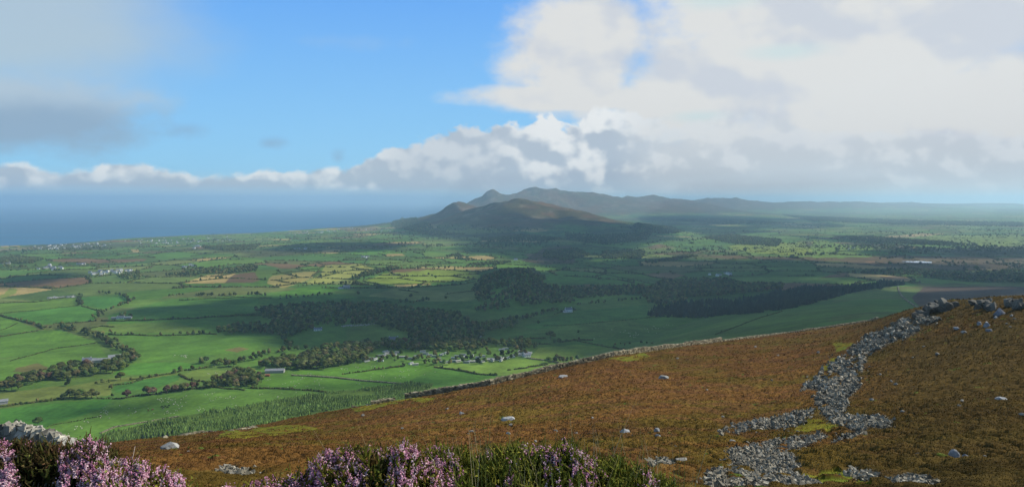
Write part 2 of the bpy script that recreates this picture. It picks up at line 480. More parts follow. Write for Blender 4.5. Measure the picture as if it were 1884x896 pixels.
def moor_z(px, Y):
    X = (px - CX) / F * Y
    z = H - (moor_py(px, Y) - HY) / F * Y
    return z + (fbm(X / 6, Y / 6, 55, 3) - 0.5) * np.clip(Y * 0.006, 0.02, 0.7)
_MP = np.arange(-300, 2300, 5.0)
_MY = np.exp(np.linspace(math.log(3.0), math.log(345), 500))
_MT = moor_py(np.broadcast_to(_MP[:, None], (len(_MP), 500)), np.broadcast_to(_MY[None], (len(_MP), 500)))
_MT[_MY[None] > _edge(_MP)[1][:, None]] = 1e4
def moor(px, py):
    """photo pixel -> point of the moor"""
    px = np.atleast_1d(np.asarray(px, float)); py = np.atleast_1d(np.asarray(py, float))
    k = np.clip(np.round((px - _MP[0]) / 5).astype(int), 0, len(_MP) - 1); out = np.empty(len(px))
    for i in range(len(px)):
        m = np.nonzero(_MT[k[i]] <= py[i])[0]
        out[i] = _MY[m[0]] if len(m) else _edge(px[i])[1]
    return np.stack([(px - CX) / F * out, out, moor_z(px, out)], -1)

# ------------------------------------------------------------------ field colours
GREEN = np.array([[.088, .170, .034], [.072, .150, .034], [.105, .180, .040], [.064, .138, .040], [.120, .170, .052], [.095, .155, .045], [.080, .165, .030], [.140, .165, .060]])
TAN, BROWN, YEL, HEATH, BOG = (.36, .27, .13), (.17, .105, .065), (.20, .24, .06), (.085, .062, .040), (.115, .085, .050)
def cells(X, Y, size, ang, seed):
    """jittered-grid Voronoi: id, distance to the two nearest seeds"""
    c, s = math.cos(ang), math.sin(ang)
    U, V = (X * c + Y * s) / size, (-X * s + Y * c) / size * 1.35
    iu, iv = np.floor(U), np.floor(V)
    d1 = np.full(U.shape, 9.0); d2 = np.full(U.shape, 9.0); ident = np.zeros(U.shape)
    for a in (-1, 0, 1):
        for b in (-1, 0, 1):
            ju, jv = iu + a, iv + b
            su = ju + .5 + (_hash(ju, jv, seed) - .5) * .85; sv = jv + .5 + (_hash(ju, jv, seed + 1) - .5) * .85
            d = np.maximum(np.abs(U - su), np.abs(V - sv)) * 0.5 + np.hypot(U - su, V - sv) * 0.5
            h = _hash(ju, jv, seed + 2); near = d < d1
            d2 = np.where(near, d1, np.minimum(d2, d)); ident = np.where(near, h, ident); d1 = np.where(near, d, d1)
    return ident, d1, d2
FIELD_ANG = R(-22)
def warp(X, Y):
    return X + (fbm(X / 500, Y / 500, 41, 2) - .5) * 260, Y + (fbm(X / 500, Y / 500, 47, 2) - .5) * 260

# patches seen in the photograph: outline in photo pixels, colour
PATCH = [
    ([(142, 484), (150, 478), (230, 477), (268, 476), (262, 481), (200, 484)], BROWN), ([(341, 521), (380, 506), (433, 503), (413, 521)], TAN),
    ([(413, 520), (432, 504), (470, 501), (478, 515), (468, 520)], (.13, .085, .06)), ([(243, 464), (243, 459), (255, 459), (257, 464)], TAN), ([(0, 455), (0, 452), (34, 451), (36, 454)], TAN),
    ([(490, 521), (500, 508), (560, 500), (583, 499), (576, 510), (545, 523), (520, 530)], (.28, .24, .095)), ([(562, 523), (588, 506), (598, 488), (663, 485), (690, 495), (648, 510), (602, 522)], (.27, .28, .085)),
    ([(580, 465), (600, 460), (630, 459), (616, 466)], TAN), ([(706, 472), (714, 467), (741, 467), (746, 471)], TAN),
    ([(672, 518), (705, 503), (790, 497), (850, 496), (885, 500), (876, 516), (790, 521), (715, 522)], (.19, .25, .045)), ([(724, 525), (790, 521), (795, 524), (730, 528)], TAN),
    ([(504, 543), (550, 529), (630, 526), (640, 533), (560, 543)], (.085, .20, .03)), ([(678, 489), (682, 477), (729, 479), (790, 483), (850, 490), (792, 492), (720, 490)], (.13, .20, .05)),
    ([(640, 468), (660, 458), (730, 460), (740, 465), (690, 469)], (.09, .20, .03)), ([(0, 545), (20, 530), (32, 532), (30, 540), (0, 550)], YEL),
    ([(1340, 452), (1400, 448), (1480, 446), (1494, 460), (1500, 470), (1440, 470), (1350, 461)], (.19, .24, .05)), ([(1490, 456), (1500, 438), (1550, 450), (1620, 455), (1560, 470), (1510, 471)], (.15, .23, .05)),
    ([(1260, 469), (1440, 472), (1600, 476), (1884, 482), (1884, 494), (1640, 489), (1560, 481), (1340, 476)], BOG), ([(1520, 476), (1650, 470), (1884, 474), (1884, 498), (1700, 497), (1580, 487)], BOG),
    ([(1185, 504), (1230, 501), (1262, 506), (1240, 513), (1205, 511)], (.17, .12, .075)), ([(962, 467), (1010, 467), (1030, 477), (985, 478)], (.17, .125, .08)), ([(1190, 454), (1215, 449), (1240, 455), (1200, 458)], (.18, .135, .08)),
    ([(1000, 457), (1050, 452), (1060, 484), (1000, 487), (960, 480)], HEATH), ([(1590, 480), (1640, 483), (1640, 490), (1600, 486)], (.21, .13, .08)),
    ([(1620, 436), (1690, 430), (1740, 429), (1700, 436), (1640, 437)], (.38, .29, .19)), ([(1680, 434), (1884, 432), (1884, 452), (1800, 455), (1700, 440)], (.17, .23, .07)), ([(1640, 455), (1680, 452), (1684, 457), (1650, 458)], (.24, .17, .10)),
    ([(1676, 548), (1700, 527), (1760, 521), (1884, 528), (1990, 530), (1990, 575), (1700, 572)], (.085, .060, .048)), ([(1660, 527), (1884, 518), (1990, 516), (1990, 528), (1884, 526), (1700, 527)], (.13, .17, .06)),
    ([(1520, 508), (1560, 500), (1566, 510), (1500, 512)], BROWN), ([(1616, 508), (1660, 509), (1680, 516), (1624, 514)], (.19, .13, .09)),
    ([(620, 420), (690, 418), (700, 424), (640, 426)], (.20, .15, .08)), ([(785, 417), (800, 415), (806, 420), (790, 422)], TAN), ([(800, 430), (860, 415), (940, 425), (900, 440), (820, 440)], (.14, .18, .055)),
    # nearer pastures
    ([(0, 612), (0, 583), (30, 592), (66, 602), (70, 606), (40, 612)], (.105, .21, .034)), ([(0, 620), (66, 608), (110, 606), (180, 630), (140, 636), (60, 654), (0, 658)], (.098, .20, .034)), ([(0, 662), (94, 645), (180, 632), (196, 655), (110, 678), (0, 702)], (.105, .205, .036)),
    ([(216, 616), (300, 618), (375, 615), (400, 617), (510, 618), (470, 640), (400, 652), (330, 662), (262, 666), (256, 648), (232, 640)], (.090, .19, .034)), ([(160, 606), (190, 598), (320, 592), (370, 606), (372, 612), (210, 612)], (.12, .185, .045)),
    ([(205, 688), (250, 668), (330, 666), (380, 672), (320, 682), (260, 690)], (.078, .195, .034)), ([(208, 712), (250, 694), (330, 690), (330, 698), (290, 712), (214, 722)], (.062, .165, .038)), ([(332, 690), (360, 680), (432, 682), (420, 690), (370, 700)], (.13, .19, .045)),
    ([(100, 716), (200, 696), (330, 688), (205, 706), (205, 728), (180, 720)], (.145, .185, .05)), ([(0, 724), (100, 710), (190, 712), (200, 728), (110, 735), (0, 746)], (.14, .175, .05)),
    ([(0, 752), (120, 740), (210, 732), (190, 752), (80, 786), (0, 800)], (.068, .185, .036)), ([(190, 752), (230, 735), (480, 716), (600, 722), (500, 738), (300, 770), (90, 830), (60, 820), (90, 782)], (.105, .205, .040)),
    ([(480, 712), (482, 694), (536, 690), (640, 698), (740, 706), (700, 716), (560, 718)], (.090, .195, .030)), ([(536, 688), (560, 682), (640, 674), (770, 668), (800, 676), (748, 704), (640, 697)], (.088, .195, .030)), ([(800, 674), (820, 668), (970, 660), (1028, 668), (960, 690), (915, 690), (860, 682)], (.135, .22, .045)),
    ([(750, 704), (800, 678), (850, 684), (915, 692), (860, 706), (800, 712)], (.074, .175, .032)), ([(975, 658), (992, 640), (1060, 634), (1150, 642), (1100, 660), (1030, 668)], (.140, .215, .045)),
    ([(80, 560), (150, 547), (180, 546), (240, 545), (238, 556), (190, 568), (150, 560)], (.062, .175, .040)), ([(200, 580), (290, 556), (330, 548), (480, 546), (460, 580), (320, 588), (196, 596)], (.082, .185, .036)), ([(0, 558), (140, 548), (150, 562), (60, 570), (0, 578)], (.110, .195, .036)), ([(0, 580), (60, 572), (150, 562), (188, 572), (170, 590), (70, 598)], (.075, .19, .036)),
    ([(1003, 505), (1030, 498), (1120, 502), (1210, 524), (1180, 526), (1000, 520)], (.085, .19, .035)), ([(960, 600), (1060, 572), (1190, 560), (1200, 585), (1100, 592), (980, 606)], (.068, .165, .035)),
]
# ground tracks and worn patches (short scars in the grass)
SCAR = [([(30, 676), (70, 668), (90, 676), (60, 684), (24, 684)], (.13, .12, .05)), ([(412, 644), (440, 638), (460, 642), (436, 648)], (.15, .13, .06))]

PLANTATION = [(185, 800), (300, 772), (440, 748), (560, 727), (640, 718), (745, 705), (800, 704), (770, 728), (640, 748), (470, 786), (330, 812), (190, 828)]

def paint_valley(px, py, X, Y, Z):
    n = len(px)
    wx, wy = warp(X, Y)
    idA, d1, d2 = cells(wx, wy, 210, FIELD_ANG, 11)
    pick = (idA * 7919) % 1.0
    col = GREEN[(pick * len(GREEN)).astype(int)]
    col = col * (0.72 + 0.56 * ((idA * 104729) % 1.0))[:, None]
    odd = (idA * 3571) % 1.0
    col[odd > 0.955] = TAN; col[(odd > 0.925) & (odd <= 0.955)] = BROWN
    near = sstep(1900, 1200, Y)[:, None]
    col = col * (1 - near * 0.75) + np.array([.086, .172, .036]) * near * 0.75
    # rough damp ground and heath between the fields
    hz = fbm(X / 900, Y / 900, 61, 4)
    m = sstep(0.60, 0.68, hz)[:, None] * sstep(2200, 3200, Y)[:, None]
    col = col * (1 - m) + np.array([.075, .085, .040]) * m
    for poly, c in PATCH + SCAR:
        q = np.array(poly); lo, hi = q.min(0) - 3, q.max(0) + 3
        k = np.nonzero((px > lo[0]) & (px < hi[0]) & (py > lo[1]) & (py < hi[1]))[0]
        if not len(k): continue
        j = (fbm(px[k] / 14, py[k] / 5, 77, 2) - .5)
        k = k[in_poly(px[k] + j * 5, py[k] + j * 1.5, poly)]
        col[k] = c
    # heather and rock on the higher hills
    base = 9 + 57 * sstep(0, 3400, coast_dist(X, Y)) + 40 * sstep(4000, 12000, coast_dist(X, Y))
    up = (Z - base)
    hill = sstep(18, 75, up + (fbm(X / 180, Y / 180, 71, 4) - .5) * 70) * (Y > 4600)
    v = fbm(X / 150, Y / 110, 73, 5)[:, None]
    hc = np.array([.080, .070, .034]) * sstep(.62, .42, v) + np.array([.125, .075, .042]) * sstep(.42, .62, v)
    crag = sstep(.60, .70, fbm(X / 90, Y / 60, 79, 4))[:, None] * sstep(60, 120, up)[:, None] * .7
    hc = hc * (1 - crag) + np.array([.20, .17, .15]) * crag
    col = col * (1 - hill[:, None]) + hc * hill[:, None]
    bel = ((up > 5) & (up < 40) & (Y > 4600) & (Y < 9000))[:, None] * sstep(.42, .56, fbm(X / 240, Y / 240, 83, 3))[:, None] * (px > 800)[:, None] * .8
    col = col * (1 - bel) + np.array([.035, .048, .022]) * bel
    # plantation floor, and rank grass under woods
    k = in_poly(px, py, PLANTATION); col[k] = (.085, .140, .032)
    # mowing and grazing lines, worn and lush patches, each field its own way
    th = idA * 40.0; w = (X * np.cos(th) + Y * np.sin(th))
    stripe = 1 + sstep(3000, 1500, Y) * (.05 * np.sin(w * .62) + .04 * np.sin(w * .21 + 2)) + (fbm(X / 70, Y / 90, 301, 4) - .5) * .42
    # foreshore
    sh = (sstep(4, 0, Z) * (Z > -2))[:, None]
    col = col * (1 - sh) + np.array([.22, .18, .13]) * sh
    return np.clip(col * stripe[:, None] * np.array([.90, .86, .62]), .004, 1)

def build_valley():
    pxs = np.arange(-330, 2240, 1.9)
    rows = [F * 228 / q for q in np.arange(470, 24, -0.95)]
    Ys = np.array(sorted(set(list(np.round(rows, 2)) + list(np.round(np.exp(np.linspace(math.log(3800), math.log(32000), 230)), 1)))))
    Ys = Ys[(Ys > 330)]
    U = (pxs - CX) / F
    Yg, Ug = np.meshgrid(Ys, U, indexing='ij'); Xg = Ug * Yg
    Zg = z_valley(Xg, Yg)
    px = np.broadcast_to(pxs, Yg.shape).ravel(); py = (HY + (H - Zg) / Yg * F).ravel()
    col = paint_valley(px, py, Xg.ravel(), Yg.ravel(), Zg.ravel())
    nr, nc = Yg.shape
    i = np.arange(nr - 1)[:, None] * nc + np.arange(nc - 1)[None]
    quads = np.stack([i, i + 1, i + nc + 1, i + nc], -1).reshape(-1, 4)
    m = mat_vcol("valley_grass", 0.95, noise=[(0.006, .18), (0.03, .22), (0.22, .20)], spec=0.05)
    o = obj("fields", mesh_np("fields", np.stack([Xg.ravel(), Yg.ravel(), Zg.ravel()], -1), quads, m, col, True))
    tag(o, kind='structure')
build_valley()

def build_sea():
    m = bpy.data.materials.new("sea_water"); m.use_nodes = True
    nt = m.node_tree; b = nt.nodes['Principled BSDF']
    g = nt.nodes.new('ShaderNodeNewGeometry')
    mp = nt.nodes.new('ShaderNodeMapping'); mp.inputs['Scale'].default_value = (0.00010, 0.00042, 1); mp.inputs['Rotation'].default_value = (0, 0, 0.25)
    nt.links.new(g.outputs['Position'], mp.inputs[0])
    n = nt.nodes.new('ShaderNodeTexNoise'); n.inputs['Scale'].default_value = 3; n.inputs['Detail'].default_value = 6
    nt.links.new(mp.outputs[0], n.inputs['Vector'])
    r = nt.nodes.new('ShaderNodeValToRGB'); r.color_ramp.elements[0].position = .38; r.color_ramp.elements[1].position = .62
    r.color_ramp.elements[0].color = (.003, .068, .150, 1); r.color_ramp.elements[1].color = (.008, .105, .205, 1)
    nt.links.new(n.outputs[0], r.inputs[0]); nt.links.new(r.outputs[0], b.inputs['Base Color'])
    b.inputs['Roughness'].default_value = 0.45; b.inputs['Specular IOR Level'].default_value = .25
    w = nt.nodes.new('ShaderNodeTexNoise'); w.inputs['Scale'].default_value = .05; w.inputs['Detail'].default_value = 6
    nt.links.new(g.outputs['Position'], w.inputs['Vector'])
    bp = nt.nodes.new('ShaderNodeBump'); bp.inputs['Strength'].default_value = .6; bp.inputs['Distance'].default_value = 6
    nt.links.new(w.outputs[0], bp.inputs['Height']); nt.links.new(bp.outputs[0], b.inputs['Normal'])
    xs = np.linspace(-150000, 150000, 31); ys = np.linspace(-4000, 200000, 31)
    Yg, Xg = np.meshgrid(ys, xs, indexing='ij'); i = np.arange(30)[:, None] * 31 + np.arange(30)[None]
    o = obj("sea", mesh_np("sea", np.stack([Xg.ravel(), Yg.ravel(), 0 * Xg.ravel()], -1), np.stack([i, i + 1, i + 32, i + 31], -1).reshape(-1, 4), m))
    tag(o, kind='structure')
build_sea()

SCREE = [
    [(1657, 590), (1641, 606), (1612, 616), (1582, 624), (1566, 642), (1553, 654), (1536, 668), (1520, 681), (1494, 702), (1466, 716), (1480, 720), (1510, 714), (1502, 734), (1504, 748), (1512, 760), (1528, 772), (1540, 784), (1570, 794), (1588, 795), (1612, 790), (1628, 792), (1648, 792), (1636, 778), (1613, 767), (1580, 768), (1549, 767), (1556, 745), (1560, 736), (1585, 706), (1580, 690), (1587, 673), (1600, 655), (1614, 643), (1632, 632), (1657, 624), (1680, 614), (1697, 609), (1690, 604), (1674, 606), (1676, 590)],
    [(1492, 758), (1440, 768), (1385, 776), (1350, 786), (1324, 796), (1326, 803), (1360, 798), (1400, 788), (1450, 790), (1480, 778), (1505, 770)],
    [(1512, 800), (1485, 803), (1450, 808), (1418, 814), (1372, 822), (1341, 831), (1338, 840), (1346, 850), (1322, 866), (1300, 880), (1300, 900), (1516, 900), (1480, 884), (1452, 868), (1480, 860), (1460, 846), (1466, 828), (1500, 812), (1520, 806)],
    [(1563, 866), (1600, 872), (1640, 880), (1687, 880), (1732, 896), (1690, 900), (1640, 896), (1590, 884), (1556, 874)],
    [(1697, 586), (1730, 586), (1694, 604), (1676, 600)], [(1540, 806), (1590, 798), (1600, 802), (1560, 812), (1536, 814)], [(395, 866), (430, 862), (470, 866), (482, 874), (440, 880), (400, 876)], [(1185, 848), (1225, 846), (1240, 856), (1200, 862)],
]
MOSS = [([(1469, 776), (1500, 768), (1536, 782), (1530, 794), (1480, 800), (1462, 790)]), ([(1452, 866), (1500, 864), (1560, 872), (1590, 884), (1600, 896), (1510, 896)]), ([(1534, 634), (1560, 630), (1580, 634), (1566, 644), (1540, 648)]), ([(1512, 676), (1530, 660), (1552, 658), (1546, 670), (1520, 682)]),
        ([(395, 806), (420, 794), (470, 786), (560, 782), (596, 790), (560, 797), (500, 800), (440, 806)]), ([(1120, 660), (1180, 648), (1200, 656), (1150, 664)]), ([(640, 748), (700, 738), (780, 728), (800, 732), (700, 748), (650, 756)])]
def in_any(px, py, polys):
    k = np.zeros(np.shape(px), bool)
    for p in polys: k |= in_poly(px, py, p)
    return k

def build_moor():
    pxs = np.arange(-900, 2790, 6.0)
    Ys = np.exp(np.linspace(math.log(1.3), math.log(540), 330))
    Yg, Pg = np.meshgrid(Ys, pxs, indexing='ij'); Zg = moor_z(Pg, Yg) - np.clip((Yg - 4) * .02, 0, 1.1); Xg = (Pg - CX) / F * Yg
    nr, nc = Yg.shape
    i = np.arange(nr - 1)[:, None] * nc + np.arange(nc - 1)[None]
    quads = [np.stack([i, i + 1, i + nc + 1, i + nc], -1).reshape(-1, 4)]
    V = [np.stack([Xg.ravel(), Yg.ravel(), Zg.ravel()], -1)]
    py = HY + (H - Zg) / Yg * F
    v = fbm(Xg / 9, Yg / 9, 5, 4).ravel()[:, None]
    col = np.array([.060, .034, .018]) * (1 - v) + np.array([.085, .062, .024]) * v
    jx = (fbm(Xg / np.maximum(Yg, 1) * 60, np.log(Yg) * 40, 15, 2) - .5) * 26
    jy = jx * .4
    k = in_any((Pg + jx).ravel(), (py + jy).ravel(), MOSS); col[k] = (.13, .125, .022)
    k = in_any(Pg.ravel(), py.ravel(), SCREE); col[k] = (.10, .10, .095)
    # the hilltop behind the viewer
    bx = np.linspace(-60, 60, 31); by = np.linspace(-70, 1.3, 20)
    Yb, Xb = np.meshgrid(by, bx, indexing='ij'); Zb = H - 1.66 - np.clip(np.abs(Xb) - 3, 0, None) * .1 + Yb * .03 * (Yb < 0)
    j = np.arange(19)[:, None] * 31 + np.arange(30)[None] + len(V[0])
    quads.append(np.stack([j, j + 1, j + 32, j + 31], -1).reshape(-1, 4)); V.append(np.stack([Xb.ravel(), Yb.ravel(), Zb.ravel()], -1))
    col = np.concatenate([col, np.tile([.06, .045, .02], (Xb.size, 1))])
    m = mat_vcol("moor_soil", 1.0, noise=[(.4, .2), (3.0, .35)], bump=(4.0, .6, .08), spec=.03)
    o = obj("moor_hillside", mesh_np("moor_hillside", np.concatenate(V), quads, m, col, True))
    tag(o, kind='structure')
build_moor()

def build_haze():
    x0, x1, y0, y1, z0, z1 = -151000, 151000, -4500, 201000, -8, float(_GZ.max()) + 6
    V = [(x, y, z) for z in (z0, z1) for y in (y0, y1) for x in (x0, x1)]
    Fc = np.array([[0, 2, 3, 1], [4, 5, 7, 6], [0, 1, 5, 4], [2, 6, 7, 3], [0, 4, 6, 2], [1, 3, 7, 5]])
    m = bpy.data.materials.new("haze_air"); m.use_nodes = True
    nt = m.node_tree; nt.nodes.remove(nt.nodes['Principled BSDF'])
    p = nt.nodes.new('ShaderNodeVolumePrincipled')
    p.inputs['Color'].default_value = (.62, .86, 1.0, 1); p.inputs['Density'].default_value = HAZE; p.inputs['Anisotropy'].default_value = .40
    nt.links.new(p.outputs[0], nt.nodes['Material Output'].inputs['Volume'])
    m.cycles.homogeneous_volume = True
    o = obj("haze", mesh_np("haze", V, Fc, m)); tag(o, kind='stuff')
HAZE = 7.0e-5
build_haze()

# ------------------------------------------------------------------ trees
M_LEAF = mat_vcol("leaves", 0.9, noise=[(0.35, .35)], spec=.05, trans=.12, obj_rand=.28)
M_WOOD = mat_vcol("far_leaves", 0.95, noise=[(0.012, .22), (0.30, .35)], spec=.03)
M_BARK = mat_plain("bark", (.11, .09, .07), .95, 3.0, .3)
M_FIR = mat_vcol("fir_needles", 0.95, noise=[(0.5, .3)], spec=.03, obj_rand=.2)

def broad_mesh(seed, tint, wide=1.0):
    """crown of a tree one metre tall overall, scaled per tree"""
    global rng
    keep, rng = rng, np.random.default_rng(seed)
    n = 15; pos, sc, cl = [], [], []
    for k in range(n):
        a = rng.uniform(0, 6.28); t = rng.uniform(0, 1) ** .6; r = .30 * wide * t
        h = .36 + .44 * (1 - t * t * .8) * rng.uniform(.55, 1.0)
        pos.append((r * math.cos(a), r * math.sin(a), h)); s = rng.uniform(.13, .21)
        sc.append((s * rng.uniform(.9, 1.25) * wide, s * rng.uniform(.9, 1.25) * wide, s * rng.uniform(.7, .95)))
        cl.append(np.array(tint) * rng.uniform(.6, 1.45) * np.array([rng.uniform(.85, 1.08), 1, 1]))
    core = stamp(ICO2, pos, sc, rot_z(rng.uniform(0, 6.28, n)), .11, cl, .14)
    # leaf clumps standing off the surface
    V = core[0]; m = 420
    idx = rng.integers(0, len(V), m); c = V[idx] + rng.normal(size=(m, 3)) * .018
    tri = np.array([[-1, -.6, 0], [1, -.6, 0], [0, 1, 0.]]); TF = np.array([[0, 1, 2]])
    leaf = stamp((tri, TF), c, rng.uniform(.018, .040, m), rand_rot(m), 0, core[2][idx] * rng.uniform(.7, 1.35, (m, 1)))
    Vj, Fj, Cj = join([core, leaf])
    rng = keep
    return mesh_np("crown", Vj, Fj, M_LEAF, Cj)

def trunk_mesh(h=.45, r=.026):
    V, Fc = [], []
    def limb(p, q, r0, r1, k=6):
        b = len(V); d = Vector(q) - Vector(p); a = d.orthogonal().normalized(); c = d.cross(a).normalized()
        for (o, rr) in ((Vector(p), r0), (Vector(q), r1)):
            for i in range(k):
                t = 6.283 * i / k; V.append(tuple(o + a * rr * math.cos(t) + c * rr * math.sin(t)))
        for i in range(k): Fc.append((b + i, b + (i + 1) % k, b + k + (i + 1) % k, b + k + i))
    limb((0, 0, -.03), (0, 0, h * .6), r * 1.2, r * .85); limb((0, 0, h * .6), (.01, 0, h), r * .85, r * .5)
    for a in (0.4, 2.3, 4.4): limb((0, 0, h * .5), (.16 * math.cos(a), .16 * math.sin(a), h * .5 + .2), r * .55, r * .25, 5)
    return mesh_np("trunk", V, np.array(Fc), M_BARK)

def fir_mesh(seed, tint, tiers=6, k=9, rad=.2):
    global rng
    keep, rng = rng, np.random.default_rng(seed)
    V, Fc, C = [], [], []
    for t in range(tiers):
        z0 = .10 + .78 * t / tiers; z1 = min(z0 + .9 / tiers * 1.55, 1.0); r = rad * (1 - t / tiers) ** .8 + .015
        b = len(V); V.append((0, 0, z1)); C.append(np.array(tint) * 1.2)
        for i in range(k * 2):
            a = math.pi * i / k + rng.uniform(-.1, .1); rr = r * (rng.uniform(.85, 1.25) if i % 2 == 0 else rng.uniform(.5, .7))
            V.append((rr * math.cos(a), rr * math.sin(a), z0 + rng.uniform(-.02, .02) + (0 if i % 2 == 0 else .03))); C.append(np.array(tint) * rng.uniform(.6, 1.25))
        for i in range(k * 2): Fc.append((b, b + 1 + i, b + 1 + (i + 1) % (k * 2)))
    rng = keep
    return mesh_np("crown", V, np.array(Fc), M_FIR, np.array(C))

OAK = [(.062, .078, .020), (.070, .090, .020), (.084, .088, .025), (.048, .070, .024), (.096, .084, .030), (.078, .108, .020)]
CROWNS = [broad_mesh(100 + i, OAK[i % 6], 1.0 + .12 * (i % 3)) for i in range(9)]
RUSTY = [broad_mesh(130 + i, (.098, .066, .034), 1.0) for i in range(3)]
LIME = [broad_mesh(140 + i, (.092, .120, .022), .95) for i in range(2)]
TRUNK = trunk_mesh()
FIRS = [fir_mesh(200 + i, (.022, .042, .022)) for i in range(4)]
YOUNG = [fir_mesh(220 + i, (.118, .180, .042), 4, 7, .36) for i in range(4)]
FTRUNK = trunk_mesh(.3, .014)

trees, firs = [], []     # (pos, height, variant list, label, group)
GRP = {}
def plant(P, hr, kind, label, group, store=None):
    st = trees if store is None else store
    for p in P: st.append((p, rng.uniform(*hr), kind, label, group))
def world_poly(poly):
    G = ground([p[0] for p in poly], [p[1] for p in poly]); return [(g[0], g[1]) for g in G]
def wood(poly, spacing, hr, kind, label, group, store=None, lift=0):
    W = world_poly(poly); A = 0
    for i in range(len(W)): A += W[i - 1][0] * W[i][1] - W[i][0] * W[i - 1][1]
    n = int(abs(A) / 2 / spacing ** 2)
    # one tree per jittered cell keeps crowns apart
    P = np.array(W); lo, hi = P.min(0), P.max(0)
    gx, gy = np.meshgrid(np.arange(lo[0], hi[0], spacing), np.arange(lo[1], hi[1], spacing))
    q = np.stack([gx.ravel(), gy.ravel()], -1) + rng.uniform(-.42, .42, (gx.size, 2)) * spacing
    q = q[in_poly(q[:, 0], q[:, 1], W)]
    q = q[fbm(q[:, 0] / 40, q[:, 1] / 40, 97, 2) > .27]
    plant(np.c_[q, z_valley(q[:, 0], q[:, 1])], hr, kind, label, group, store)
def row(poly, step_m, hr, kind, label, group, jit=2.5):
    L = along(poly, 1.5); G = ground(L[:, 0], L[:, 1]); q = along(G[:, :2], step_m)
    q = q[fbm(q[:, 0] / 18, q[:, 1] / 18, 37, 2) > .34] if len(q) > 12 else q
    q = q + rng.normal(size=q.shape) * jit
    plant(np.c_[q, z_valley(q[:, 0], q[:, 1])], hr, kind, label, group)
def spots(pts, hr, kind, label, group=None):
    G = ground([p[0] for p in pts], [p[1] for p in pts]); plant(G, hr, kind, label, group)

MIX = CROWNS * 3 + RUSTY + LIME
# woods and belts near enough to tell their trees apart
wood([(0, 719), (48, 721), (107, 706), (147, 702), (182, 687), (214, 687), (257, 663), (252, 650), (236, 650), (214, 668), (166, 673), (134, 672), (96, 683), (54, 697), (0, 710)], 10.5, (9, 14), MIX, "round green tree in the wooded belt running past the white farmhouse", "trees of the belt by the white farmhouse")
row([(107, 603), (150, 609), (187, 623), (214, 639), (236, 652), (250, 660)], 6.5, (8, 13), CROWNS, "dark green tree in the winding belt that climbs left from the white farmhouse", "trees of the winding belt above the white farmhouse")
row([(112, 605), (155, 612), (190, 627), (216, 643)], 8, (6, 10), CROWNS, "dark green tree in the winding belt that climbs left from the white farmhouse", "trees of the winding belt above the white farmhouse")
row([(27, 589), (67, 598), (80, 605), (107, 603)], 9, (5, 8), CROWNS, "low dark tree along the sunken lane at far left", "trees along the sunken lane")
row([(170, 590), (182, 578), (212, 566), (236, 556), (250, 550)], 9, (6, 10), CROWNS, "dark tree on the curving field edge above the small white farm", "trees on the curving field edge")
row([(148, 545), (145, 555), (150, 563)], 8, (8, 12), CROWNS, "dark tree beside the narrow lane bend at left", "trees at the lane bend")
row([(205, 541), (230, 546), (238, 556), (240, 562)], 8, (7, 11), CROWNS, "dark tree round the small oval pasture at left", "trees round the oval pasture")
row([(166, 538), (190, 540), (215, 543), (232, 546)], 9, (7, 10), CROWNS, "dark tree in the row over the oval pasture", "trees over the oval pasture")
row([(302, 546), (340, 543), (400, 545), (470, 543), (490, 545)], 5.5, (4, 12), CROWNS, "dark tree in the long row at the top edge of the sloping sunlit pasture", "trees over the sloping pasture")
spots([(118, 734), (128, 731), (138, 733), (147, 730), (158, 733), (168, 731), (177, 732)], (9, 13), CROWNS, "dark tree in the compact clump on the hedge at lower left", "clump of dark trees at lower left")
spots([(233, 732)], (11, 12), RUSTY, "first rusty brown tree at the left end of the lower tree row", None)
row([(262, 727), (295, 724), (330, 720), (360, 715), (392, 712)], 8, (9, 13), RUSTY + CROWNS[:2], "brownish round tree in the tree row along the top of the sheep pasture", "rusty trees along the sheep pasture")
wood([(395, 712), (440, 716), (478, 714), (488, 700), (470, 688), (440, 684), (415, 696), (396, 702)], 10, (9, 14), RUSTY + CROWNS, "brownish leafy tree in the grove beside the long barn", "grove beside the long barn")
spots([(177, 708), (188, 706), (200, 705), (206, 730), (203, 716)], (5, 8), CROWNS, "small dark bushy tree by the narrow pasture at left", "bushy trees by the narrow pasture")
spots([(222, 699)], (12, 13), CROWNS, "tall dark single tree between the two small left pastures", None)
spots([(127, 709)], (9, 10), CROWNS, "single tree just below the wooded belt at left", None)
spots([(70, 782)], (10, 11), CROWNS, "lone round dark tree in the open green pasture at lower left", None)
spots([(30, 782)], (7, 8), CROWNS, "low dark tree just over the stone wall at lower left corner", None)
row([(241, 699), (268, 695), (300, 690)], 11, (4, 7), CROWNS, "bushy tree on the hedge above the oblong dark green pasture", "bushy trees on the oblong pasture hedge")
spots([(321, 687), (332, 684), (353, 681)], (8, 10), CROWNS, "dark tree at the right end of the oblong pasture hedge", "trees ending the oblong pasture hedge")
spots([(370, 669), (378, 667), (395, 674), (404, 671), (420, 675), (430, 674), (414, 670)], (10, 14), CROWNS, "very dark tree in the clump left of the long wood", "very dark clump left of the long wood")
spots([(442, 667), (449, 665), (461, 664), (470, 662), (480, 660)], (8, 11), CROWNS, "dark slim tree in the short line joining clump and wood", "short line of slim dark trees")
row([(200, 616), (241, 616), (262, 617)], 12, (4, 7), CROWNS, "round bush tree along the pasture top hedge at left", "bush trees along the pasture top hedge")
spots([(203, 612), (295, 618), (332, 616), (345, 616), (356, 615), (367, 615), (374, 614)], (7, 10), CROWNS, "round tree standing on the hedge under the dark wood", "round trees on the hedge under the wood")
spots([(222, 583), (230, 581), (240, 583), (228, 585)], (8, 12), CROWNS, "dark tree behind the small white farm on the slope", "trees behind the small white farm")
